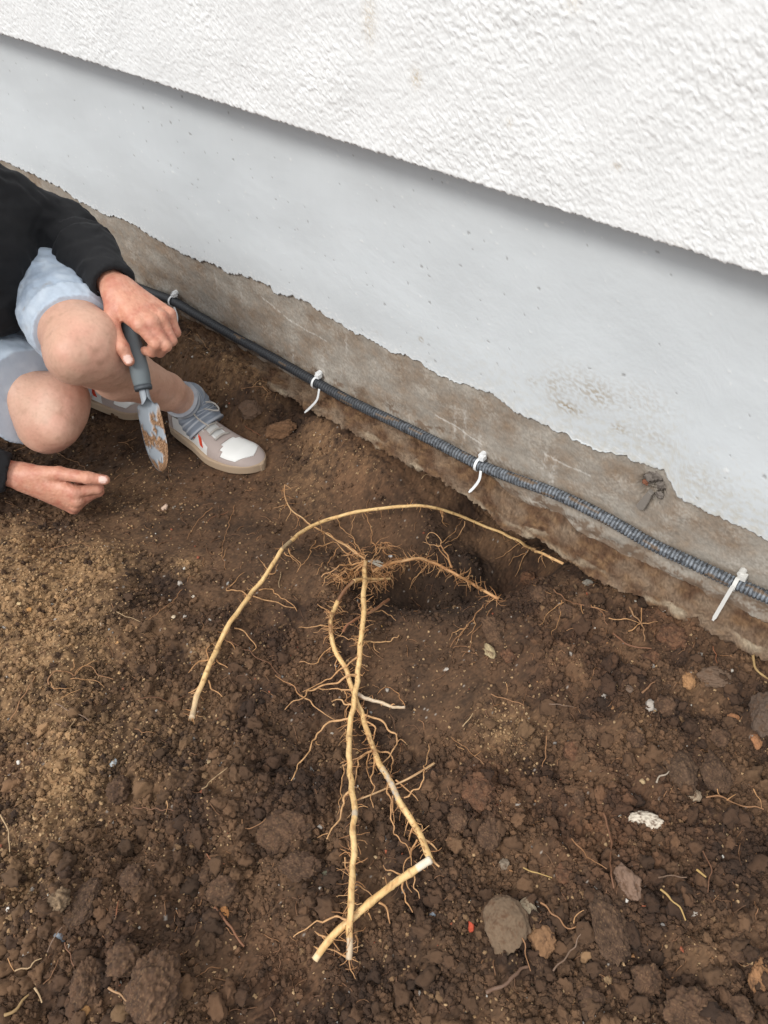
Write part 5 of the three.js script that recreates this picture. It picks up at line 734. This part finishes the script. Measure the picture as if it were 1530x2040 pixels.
  bit(R, 'branched tan root right of the large grey flat stone', 'root', zI([[430, 1210], [500, 1270], [555, 1330], [605, 1325]]), 0.0017, tan, [zI([[590, 1310], [600, 1270], [640, 1245]])]);
  bit(W, 'thin grey stick left of the oval clod', 'twig', zI([[490, 1540], [580, 1440], [620, 1370], [635, 1320]]), 0.0015, grey);
  bit(R, 'thin root trailing below the large grey flat stone', 'root', zI([[340, 1380], [360, 1460], [382, 1540]]), 0.0012, tan);
  bit(W, 'thick grey brown root end near the bottom below the flat stone', 'twig', zI([[165, 1645], [280, 1590], [330, 1530], [370, 1520]]), 0.0036, lin(106, 86, 72));
  bit(R, 'wiry dark root at right of the twisted yellow root', 'root', zI([[1215, 960], [1250, 1030], [1255, 1080], [1240, 1160]]), 0.0012, brown);
  bit(W, 'yellow straw chip at right above the twisted yellow root', 'twig', zI([[1185, 1050], [1232, 1086]]), 0.0022, yellow);
  bit(W, 'short grey splinter beside the yellow straw chip', 'twig', zI([[1000, 1088], [1070, 1076], [1138, 1086]]), 0.0015, grey);
  bit(R, 'upright thin rootlet on soil right of the bent rhizome', 'root', zI([[458, 405], [450, 500], [438, 552]]), 0.0012, tan);
  bit(W, 'pinkish root end poking from the soil near the tan stones', 'twig', zI([[920, 195], [950, 165], [985, 140]]), 0.0022, lin(150, 112, 80));
  bit(W, 'dark straight twig on soil left of the pinkish root end', 'twig', zI([[465, 248], [530, 250], [592, 262]]), 0.0012, grey);
  bit(W, 'bleached straw on sandy soil right of the kink', 'twig', zI([[52, 358], [80, 325], [102, 292]]), 0.0014, pale);
  bit(R, 'fine orange roots in the sandy patch right of the rhizomes', 'root', zI([[0, 410], [60, 460], [110, 500], [155, 540]]), 0.0010, tan, [zI([[110, 500], [140, 475]]), zI([[60, 470], [20, 440]])]);
  bit(R, 'pale rootlets spread over reddish soil right of the hole', 'root', zI([[190, 200], [260, 225], [350, 255]]), 0.0013, tan, [zI([[265, 150], [265, 200]])]);
  bit(R, 'brush of fine roots hanging below the hole beside the brown clod', 'root', zH([[235, 970], [190, 1030], [150, 1080], [85, 1160]]), 0.0015, tan, [zH([[190, 1030], [200, 1070], [160, 1110]]), zH([[150, 1080], [110, 1090], [80, 1130]]), zH([[160, 1060], [120, 1120], [110, 1150]])]);
  bit(R, 'long thin root beside the brush of fine roots', 'root', zH([[275, 985], [230, 1050], [190, 1100], [180, 1150], [140, 1205]]), 0.0011, tan);
  bit(R, 'spreading brown roots on the heap right of the hole', 'root', zH([[555, 900], [600, 940], [680, 970], [760, 990], [800, 1060]]), 0.0015, lin(140, 100, 70), [zH([[590, 950], [575, 1040], [545, 1105]]), zH([[600, 960], [540, 1000], [490, 1060]]), zH([[680, 970], [690, 1010]]), zH([[700, 940], [740, 980], [800, 1000]]), zH([[460, 855], [480, 890], [545, 920]])]);
  bit(R, 'star-shaped pale root stub on the heap at right', 'root', zH([[900, 980], [925, 1020], [950, 1050], [965, 1090], [968, 1135]]), 0.0020, lin(170, 132, 94), [zH([[805, 1030], [880, 1035], [950, 1055]]), zH([[955, 985], [955, 1050]]), zH([[895, 1090], [950, 1058], [1030, 1045]])]);
  bit(R, 'stout brown root below the star-shaped root stub', 'root', zH([[825, 1100], [900, 1155], [1000, 1168]]), 0.0024, lin(126, 86, 60));
  bit(W, 'short upright root end against the footing', 'twig', zH([[998, 842], [985, 880], [978, 912]]), 0.0022, lin(156, 122, 92));
  bit(W, 'pale curved stalk at the right edge under the footing', 'twig', zH([[1470, 1150], [1462, 1215], [1485, 1278], [1530, 1305]]), 0.0034, lin(186, 158, 104));
  bit(R, 'orange thread of root below the footing near the last tie', 'root', zH([[1280, 1160], [1295, 1200], [1300, 1235]]), 0.0012, red);
  bit(R, 'tiny rootlet curled on the footing below the third tie', 'root', zN([[1180, 905], [1195, 885], [1225, 890]]), 0.0011, pale);
  bit(R, 'sparse rootlets sticking out under the first tie', 'root', zM([[680, 520], [760, 520], [805, 480]]), 0.0010, tan, [zM([[850, 505], [900, 560], [950, 640]]), zM([[790, 540], [830, 560]])]);
  bit(R, 'nest of fine brown roots in the bank behind the sneaker', 'root', zM([[1210, 945], [1300, 930], [1400, 940], [1480, 980]]), 0.0010, tan, [zM([[1380, 920], [1420, 980], [1400, 1040]]), zM([[1300, 930], [1350, 880], [1440, 900]]), zM([[1440, 900], [1500, 960], [1480, 1040]])]);
  bit(W, 'reddish twig by the toe of the sneaker', 'twig', zM([[1240, 1240], [1300, 1285], [1365, 1320]]), 0.0012, red);
  bit(R, 'fine forked roots on the dark soil between knee and trowel', 'root', zM([[225, 1375], [290, 1370], [370, 1330]]), 0.0010, tan, [zM([[280, 1380], [330, 1410], [345, 1440]]), zM([[300, 1360], [320, 1345]])]);
  bit(R, 'thin curved root beside the thumb of the fist', 'root', [[30, 898], [60, 888], [95, 892], [130, 912], [160, 925], [172, 936]], 0.0010, tan);
  bit(W, 'tiny curl of root right of the thumb tip', 'twig', [[228, 955], [236, 948], [240, 944]], 0.0010, tan);

  // stones and clods: irregular solids with their own facets
  function rock(seed, a, h, b, { facets = 9, rough = 0.3, clod = false }, tone) {   // half sizes in metres, grain in metres too
    const q = rng(seed * 131 + 7), big = Math.max(a, b), g = mergeVertices(new THREE.IcosahedronGeometry(1, Math.round(clamp(big / 0.0017, 4, 24))).deleteAttribute('normal').deleteAttribute('uv')), p = g.attributes.position, cuts = [];
    for (let i = 0; i < facets; i++) cuts.push([V(q() - 0.5, q() - 0.5, q() - 0.5).normalize(), 0.62 + 0.33 * q()]);
    const col = new Float32Array(p.count * 3), v = V(0, 0, 0), w = V(0, 0, 0), so = seed * 3.7;
    for (let i = 0; i < p.count; i++) {
      v.fromBufferAttribute(p, i); let r = 1; for (const [d, k] of cuts) { const c = v.dot(d); if (c > 0) r = Math.min(r, k / c); }
      if (clod) r = lerp(r, 1, 0.12); r *= 1 + rough * 0.7 * fbm3(v.x * 1.9 + seed, v.y * 1.9, v.z * 1.9, 3);
      w.set(v.x * a * r, v.y * h * r, v.z * b * r); const n = v.clone().set(v.x / a, v.y / h, v.z / b).normalize();
      const grain = clod ? 0.0032 * fbm3(w.x * 110 + so, w.y * 110, w.z * 110, 3) + 0.0012 * n3(w.x * 420, w.y * 420, w.z * 420 + so) : 0.0009 * fbm3(w.x * 160 + so, w.y * 160, w.z * 160, 3);
      w.addScaledVector(n, clamp(grain, -0.25 * h, 0.25 * h)); p.setXYZ(i, w.x, w.y, w.z);
      const c = tone(w.x + so, w.y, w.z); col.set([c.r, c.g, c.b], i * 3);
    }
    g.setAttribute('color', new THREE.BufferAttribute(col, 3)); g.computeVertexNormals(); return g;
  }
  const rockMat = new THREE.MeshStandardMaterial({ color: 0xffffff, vertexColors: true, roughness: 0.96 });
  let seed = 3;
  const put = (name, label, cat, x, y, w, h, deg, c, o = {}) => {       // w and h as they look in the photograph, in its pixels
    const p = onSoil(x, y, 0), Z = p.clone().sub(EYE).dot(FWD), m = Z / FOCAL, a = w / 2 * m, b = h / 2 * m * 1.15, t = o.tall ?? 0.62; seed++;
    const H = Math.min(a, b) * t * 1.1, soilTone = c.clone().lerp(soilMid, o.clod ? 0.45 : 0.12);
    const tone = o.clod ? (x, y, z) => soilTone.clone().lerp(soilDark, clamp(0.35 + 0.9 * fbm3(x * 60, y * 60, z * 60, 3))).lerp(soilSand, clamp(0.5 * n3(x * 330, y * 330, z * 330) - 0.12)).multiplyScalar(1 + 0.3 * n3(x * 480, y * 480, z * 480)) : (x, y, z) => c.clone().lerp(soilMid, clamp(0.12 + 1.3 * fbm3(x * 55, y * 55, z * 55, 4) + 0.5 * n3(x * 240, y * 240, z * 240) - 0.1)).multiplyScalar(1 + 0.22 * fbm3(x * 260, y * 260, z * 260, 2));
    const g = tagged(name, rock(seed, a, H, b, { clod: o.clod, rough: o.rough ?? 0.3, facets: o.facets ?? (o.clod ? 7 : 10) }, tone), rockMat, label, cat);
    g.rotation.set((o.tip ?? 0), -deg * Math.PI / 180, 0, 'YXZ'); g.position.set(p.x, soilY(p.x, p.z) + Math.min(a, b) * t * (o.sit ?? 0.35), p.z); return g;
  };
  const cl = lin(92, 68, 51), clD = lin(78, 58, 45), clR = lin(112, 74, 52), grey2 = lin(128, 114, 98), tan2 = lin(158, 118, 80), orange = lin(152, 106, 72), whiteS = lin(206, 194, 176), blue = lin(136, 146, 156), pinkS = lin(214, 186, 164);
  put('stone', 'angular orange tan stone below the footing at right', 'stone', 1378, 1339, 32, 42, 10, tan2); put('stone', 'long grey brown stone beside the angular orange tan one', 'stone', 1433, 1338, 82, 40, -4, lin(104, 84, 68)); put('stone', 'dark rounded stone at the right edge below the long grey brown one', 'stone', 1526, 1418, 62, 84, 20, lin(88, 72, 60), { tall: 0.8 });
  put('stone', 'flat orange chip under the long grey brown stone', 'stone', 1470, 1417, 27, 18, 0, orange); put('stone', 'rusty orange stone at the right edge', 'stone', 1516, 1466, 28, 32, 30, orange); put('stone', 'pale pitted stone under the twin flat clods', 'stone', 1388, 1575, 32, 30, 40, lin(178, 158, 134)); put('stone', 'white bone-like stone chip lying on open soil at right', 'stone', 1291, 1629, 76, 34, 8, whiteS, { tall: 0.75, rough: 0.22 });
  put('stone', 'smooth brown grey stone beside the upright brown stem', 'stone', 1256, 1755, 52, 64, -20, lin(122, 98, 82)); put('stone', 'large flat grey stone in the lower right soil', 'stone', 1008, 1840, 98, 100, 8, lin(110, 91, 72), { tall: 0.55, facets: 12, rough: 0.14 }); put('stone', 'pale lobe-shaped stone leaning on the large flat grey stone', 'stone', 1053, 1812, 50, 66, 35, lin(160, 144, 120), { tall: 0.6, rough: 0.15 }); put('stone', 'tan angular stone just right of the large flat grey stone', 'stone', 1081, 1866, 60, 60, 25, lin(134, 100, 70), { tall: 0.7 });
  put('brick_chip', 'small bright red brick chip left of the large flat grey stone', 'brick chip', 941, 1834, 13, 26, 8, lin(178, 76, 52), { tall: 0.9 }); put('stone', 'orange brown stone at the lower right edge', 'stone', 1524, 1938, 52, 74, 15, lin(148, 108, 74), { tall: 0.7 }); put('stone', 'grey pebble on soil left of the smooth brown stem', 'stone', 1007, 1712, 26, 24, 0, grey2); put('stone', 'grey oval pebble on the heap above the tan stones', 'stone', 1221, 1310, 24, 15, 0, grey2); put('stone', 'pale yellowish stone beside the brown clod below the hole', 'stone', 976, 1300, 22, 36, -18, lin(168, 150, 116), { tall: 0.9 });
  put('stone', 'small grey pebble on the heap under the footing', 'stone', 1173, 1152, 22, 14, 0, lin(132, 126, 116)); put('stone', 'tan stone jammed beside the conduit at the right edge', 'stone', 1519, 1176, 30, 26, 20, lin(172, 142, 100), { sit: 1.0 }); put('stone', 'brown flat rock beside the toe of the sneaker', 'stone', 558, 857, 66, 40, -20, lin(120, 88, 62), { tall: 0.75 }); put('stone', 'dark flat slab pressed into the bank behind the sneaker', 'stone', 497, 813, 50, 48, 30, lin(98, 76, 60), { tall: 0.5 }); put('stone', 'pink triangular stone chip alone on smooth soil', 'stone', 328, 1011, 13, 16, 20, pinkS, { tall: 1.1, facets: 6 }); put('stone', 'tiny grey chip next to the pink triangular one', 'stone', 345, 1010, 6, 7, 0, grey2);
  put('stone', 'blue grey stone among crumbs in the lower left', 'stone', 110, 1854, 28, 27, 10, blue, { tall: 0.8 }); put('stone', 'pale tan gritty stone left of the dark flat clod', 'stone', 116, 1791, 42, 40, 0, lin(158, 136, 108), { rough: 0.45, clod: true }); put('stone', 'orange tan stone near the bottom left corner', 'stone', 161, 2009, 34, 26, 0, lin(160, 118, 74)); put('stone', 'small bright orange stone beside the stout brown stick', 'stone', 445, 1816, 18, 32, -15, lin(172, 118, 70)); put('stone', 'tiny orange pebble near the largest clod', 'stone', 220, 2013, 10, 12, 0, orange);
  put('stone', 'bluish pebble left of the red brick chip', 'stone', 863, 1817, 16, 12, 0, blue); put('stone', 'white pebble right of the kinked rhizome', 'stone', 946, 1583, 9, 9, 0, whiteS); put('stone', 'grey blue pebble between the two rhizomes', 'stone', 769, 1664, 14, 14, 0, lin(128, 132, 136)); put('stone', 'tan lump on soil right of the white kink', 'stone', 906, 1671, 32, 32, 20, lin(136, 100, 72), { clod: true }); put('stone', 'square brown stone beside the end of the thin straw', 'stone', 866, 1537, 18, 26, -15, lin(118, 88, 66)); put('stone', 'small yellow pebble right of the straight rhizome', 'stone', 757, 1246, 9, 7, 0, lin(190, 148, 84)); put('stone', 'white pebble above the crown on dark soil', 'stone', 778, 1107, 8, 7, 0, lin(226, 226, 226)); put('stone', 'white shell-like chip beside the tip of the arched root', 'stone', 395, 1408, 11, 7, -20, lin(222, 218, 208)); put('stone', 'small white pebble on the left sandy soil', 'stone', 384, 1187, 8, 6, 0, whiteS); put('stone', 'small cream pebble below the thin sandy root', 'stone', 344, 1224, 10, 8, 0, lin(206, 188, 160)); put('stone', 'glossy white pebble beside the smooth brown grey stone', 'stone', 1264, 1719, 10, 10, 0, lin(224, 224, 222)); put('stone', 'pale pebble below the white bone-like chip', 'stone', 1256, 1655, 12, 14, 0, lin(176, 166, 150));
  put('stone', 'bluish white pebble on the far left middle soil', 'stone', 222, 1512, 14, 18, 0, lin(170, 176, 178)); put('stone', 'orange pebble in pale crumbs near the left edge', 'stone', 56, 1212, 12, 10, 20, lin(186, 138, 84)); put('stone', 'cream pebble left of the orange one in pale crumbs', 'stone', 36, 1202, 12, 9, 0, lin(200, 174, 132)); put('stone', 'tan seed-like pebble near the rootlet tangle', 'stone', 234, 1330, 9, 9, 0, lin(196, 158, 112)); put('stone', 'tan pebble above the rootlet tangle', 'stone', 229, 1270, 8, 9, 0, lin(200, 152, 100)); put('stone', 'whitish pebble in dark crumbs on the left', 'stone', 200, 1239, 9, 8, 0, lin(198, 178, 152)); put('stone', 'round grey brown pebble on the reddish heap', 'stone', 1256, 1366, 16, 16, 0, lin(112, 94, 80));
  put('stone', 'small tan pebble near the pale splinter', 'stone', 1284, 1548, 13, 11, 0, lin(172, 148, 112)); put('stone', 'pale brown pebble at bottom right', 'stone', 1405, 1967, 22, 24, 0, lin(112, 100, 80)); put('stone', 'round beige stone above the bottom edge, right of centre', 'stone', 1219, 1942, 24, 16, 0, lin(150, 124, 92)); put('stone', 'grey tan pebble near the thick grey brown root end', 'stone', 1058, 1953, 22, 26, 10, lin(120, 106, 84));
  put('mossy_lump', 'small green and bluish mossy lump left of the straight rhizome', 'moss', 652, 1745, 22, 24, 0, lin(126, 140, 118), { clod: true, rough: 0.4 });
  const C = (label, x, y, w, h, d, c, o = {}) => put('soil_clod', label, 'soil clod', x, y, w, h, d, c, { clod: true, tall: 0.7, sit: 0.3, ...o });
  C('largest rough soil clod near the bottom left', 306, 1979, 116, 128, 10, cl, { tall: 0.8 }); C('tall brown clod left of the largest clod', 169, 1956, 58, 78, 0, cl); C('lumpy clod directly above the largest clod', 243, 1913, 74, 62, 15, cl); C('dark flat angular clod like a slab in the lower left', 161, 1791, 60, 84, 25, lin(72, 56, 46), { tall: 0.5, rough: 0.25 }); C('rough clod standing on crumbs left of centre', 235, 1571, 46, 48, 0, clD, { tall: 0.9 }); C('brown clod above the small orange stone', 443, 1771, 62, 52, 0, cl); C('round clod above the dark flat slab clod', 259, 1748, 52, 46, 0, clD); C('small round clod in the gap of the lower left crumbs', 292, 1764, 26, 28, 0, clD); C('small lumpy clod left of the brown clod', 408, 1740, 32, 30, 0, cl);
  C('wide low clod left of the straight rhizome', 568, 1652, 110, 84, 10, cl, { tall: 0.45 }); C('dark low clod under the wide low clod', 590, 1724, 90, 50, 0, clD, { tall: 0.45 }); C('oval dark clod below the upright brown stem', 1215, 1843, 72, 116, -8, lin(80, 62, 49), { tall: 0.6, rough: 0.2 }); C('left of the twin flat clods at right', 1361, 1527, 76, 76, 0, lin(88, 70, 56), { tall: 0.5, rough: 0.25 }); C('right of the twin flat clods, smooth and rounded', 1431, 1531, 62, 78, 0, lin(84, 65, 51), { tall: 0.6, rough: 0.2 }); C('big brown clod at the bottom edge on the right', 1382, 2014, 110, 84, 0, cl, { tall: 0.7 }); C('brown clod above the bottom edge right of the oval clod', 1291, 1944, 60, 60, 30, cl);
  C('reddish flat clod beside the sandy patch', 953, 1572, 76, 60, 0, clR, { tall: 0.5 }); C('brown clod under the reddish flat clod', 976, 1652, 48, 60, 0, cl); C('grey brown clod right of the bent rhizome', 914, 1629, 40, 44, 0, cl); C('brown elongated clod on the rim below the hole', 989, 1258, 50, 80, -25, lin(104, 78, 58), { tall: 0.7 }); C('reddish clod right of the pale yellowish stone', 1014, 1304, 36, 27, 0, clR); C('crumbly clod on the reddish soil at right', 1147, 1487, 42, 40, 0, clR); C('tan clod above the crumbly one at right', 1184, 1456, 34, 36, 0, lin(124, 94, 70)); C('low clod right of the tan clod', 1270, 1466, 38, 34, 0, cl); C('clod below the angular orange tan stone', 1330, 1400, 44, 38, 0, cl); C('clod beside the dark rounded stone', 1440, 1462, 40, 40, 0, cl); C('rusty clod heaped against the footing', 1345, 1262, 60, 52, 0, clR); C('second rusty clod heaped against the footing', 1300, 1300, 44, 36, 0, clR); C('brown clod on top of the heap right of the hole', 1080, 1180, 44, 36, 0, cl); C('round brown clod on the heap right of the hole', 1130, 1215, 34, 28, 0, cl); C('red clod at the edge of the hole', 1055, 1150, 36, 30, 0, clR);
  C('clod at the bottom edge beside the big brown one', 1480, 2010, 56, 50, 0, cl); C('clod above the orange brown edge stone', 1478, 1880, 60, 44, 0, cl, { tall: 0.5 }); C('dark clod under the oval clod', 1180, 1990, 56, 50, 0, clD); C('clod among crumbs below the tan angular stone', 1080, 1930, 44, 60, 0, clD); C('pebbly clod below the branched tan root', 1150, 1590, 34, 32, 0, cl); C('low brown clod near the wavy tan rootlet', 1130, 1730, 44, 36, 0, clR, { tall: 0.5 });
}

// ---------------------------------------------------------------- crumbs, grit and root fibres beyond counting
{
  const q = rng(4242), variants = [0, 1, 2, 3, 4, 5].map((s) => { const g = mergeVertices(new THREE.IcosahedronGeometry(1, 3).deleteAttribute('normal').deleteAttribute('uv')), p = g.attributes.position, cuts = [0, 1, 2, 3, 4, 5, 6].map(() => [V(q() - 0.5, q() - 0.5, q() - 0.5).normalize(), 0.5 + 0.35 * q()]); for (let i = 0; i < p.count; i++) { const x = p.getX(i), y = p.getY(i), z = p.getZ(i); let f = 1; for (const [d, e] of cuts) { const c = d.x * x + d.y * y + d.z * z; if (c > 0) f = Math.min(f, e / c); } const k = f * 1.2 * (1 + 0.6 * fbm3(x * 1.3 + s * 9, y * 1.3, z * 1.3, 2) + 0.24 * n3(x * 3.2 + s, y * 3.2, z * 3.2) + 0.1 * n3(x * 8 + s, y * 8, z * 8)); p.setXYZ(i, x * k, y * k, z * k); } g.computeVertexNormals(); return g; });
  const M = new THREE.Matrix4(), Q = new THREE.Quaternion(), E = new THREE.Euler(), col = new THREE.Color();
  const cells = new Map(); for (const [x, z] of rootClear) { const k = Math.floor(x / 0.02) + ',' + Math.floor(z / 0.02); (cells.get(k) ?? cells.set(k, []).get(k)).push([x, z]); }
  const near = (x, z, d) => { const i = Math.floor(x / 0.02), j = Math.floor(z / 0.02); for (let a = i - 1; a <= i + 1; a++) for (let b = j - 1; b <= j + 1; b++) for (const [cx, cz] of cells.get(a + ',' + b) ?? []) if ((x - cx) ** 2 + (z - cz) ** 2 < d * d) return true; return false; };
  function scatter(name, count, accept, size, colour, bury = 0.25, mat = 0.97) {
    const per = variants.map(() => []); let tries = 0, n = 0;
    while (n < count && tries++ < count * 14) {
      const px = -60 + q() * 1650, py = 600 + q() * 1480, p = atY(px, py, 0.03); // evenly over the view, so finer where it is far
      const dw = p.clone().sub(WO).dot(WN); if (dw < 0.035) continue; const a = accept(p.x, p.z, px, py); if (q() > a) continue;
      const r = size(p.x, p.z); if (near(p.x, p.z, r > 0.004 ? 0.016 : 0.006)) continue; per[Math.floor(q() * 6)].push([p.x, soilY(p.x, p.z) + r * (0.75 - bury * 2 * q()), p.z, r]); n++;
    }
    const group = new THREE.Group(); per.forEach((list, v) => {
      const im = new THREE.InstancedMesh(variants[v], new THREE.MeshStandardMaterial({ color: 0xffffff, roughness: mat }), list.length); im.name = numbered(name); im.castShadow = im.receiveShadow = true; im.userData = { kind: 'stuff' };
      list.forEach(([x, y, z, r], i) => { E.set(q() * 6.28, q() * 6.28, q() * 6.28); Q.setFromEuler(E); M.compose(V(x, y, z), Q, V(r * (0.75 + q() * 0.6), r * (0.6 + q() * 0.5), r * (0.75 + q() * 0.6))); im.setMatrixAt(i, M); im.setColorAt(i, colour(x, z)); }); scene.add(im);
    });
  }
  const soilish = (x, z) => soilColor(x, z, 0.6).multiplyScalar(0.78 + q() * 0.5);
  const pow = (a, b, k) => a + (b - a) * Math.pow(q(), k);
  const loose = (x, z) => 0.12 + 0.88 * smooth(-0.22, 0.18, fbm2(x * 9 + 2, z * 9, 3));   // crumbly here, trodden and firm there
  scatter('soil_crumbs', 60000, (x, z) => loose(x, z) * (0.14 + 0.86 * (1 - clamp(raked(x, z) * 1.15))), () => pow(0.0009, 0.0042, 3.4), soilish);
  scatter('soil_lumps', 1900, (x, z) => loose(x + 3, z) * clamp(cloddy(x, z) * 0.9 + 0.06) * (1 - 0.9 * clamp(raked(x, z))), () => pow(0.0034, 0.0115, 3.2), soilish, 0.42);
  scatter('sand_grains', 9000, (x, z) => clamp(0.06 + sandy(x, z)), () => pow(0.0008, 0.0021, 2), (x, z) => col.copy(soilSand).lerp(new THREE.Color(0.42, 0.28, 0.15), q()).multiplyScalar(0.7 + 0.5 * q()).clone());
  const grit = [lin(196, 188, 176), lin(150, 146, 140), lin(176, 128, 84), lin(160, 90, 62), lin(132, 126, 120), lin(188, 160, 122), lin(214, 208, 198)];
  scatter('grit', 700, (x, z) => 0.35 + 0.65 * (1 - clamp(raked(x, z))), () => pow(0.0008, 0.0027, 3), () => grit[Math.floor(q() * 7)].clone().multiplyScalar(0.55 + 0.45 * q()), 0.3, 0.8);
  // short root fibres
  const fibres = []; let guard = 0;
  while (fibres.length < 1100 && guard++ < 9000) {
    const px = q() * 1530, py = 680 + q() * 1360, p0 = atY(px, py, 0.03); if (p0.clone().sub(WO).dot(WN) < 0.03) continue;
    let a = q() * 6.28; const p = V(p0.x, 0, p0.z), pts = [], n = 3 + Math.floor(q() * 5), L = 0.010 + 0.035 * q() * q();
    for (let i = 0; i <= n; i++) { pts.push(V(p.x, soilY(p.x, p.z) + 0.0015 + (i && i < n ? 0.002 * q() : -0.001), p.z)); a += (q() - 0.5) * 1.3; p.x += Math.cos(a) * L / n; p.z += Math.sin(a) * L / n; }
    fibres.push(tube(pts, 0.00035 + 0.0005 * q(), { seg: 4, step: 0.005, closed: false, color: mixc(lin(136, 98, 66), lin(92, 64, 46), q()).multiplyScalar(0.8 + 0.5 * q()) }));
  }
  const m = obj('root_fibres', mergeGeometries(fibres), rootMat, scene); m.userData = { kind: 'stuff' };
}

renderer.render(scene, camera);
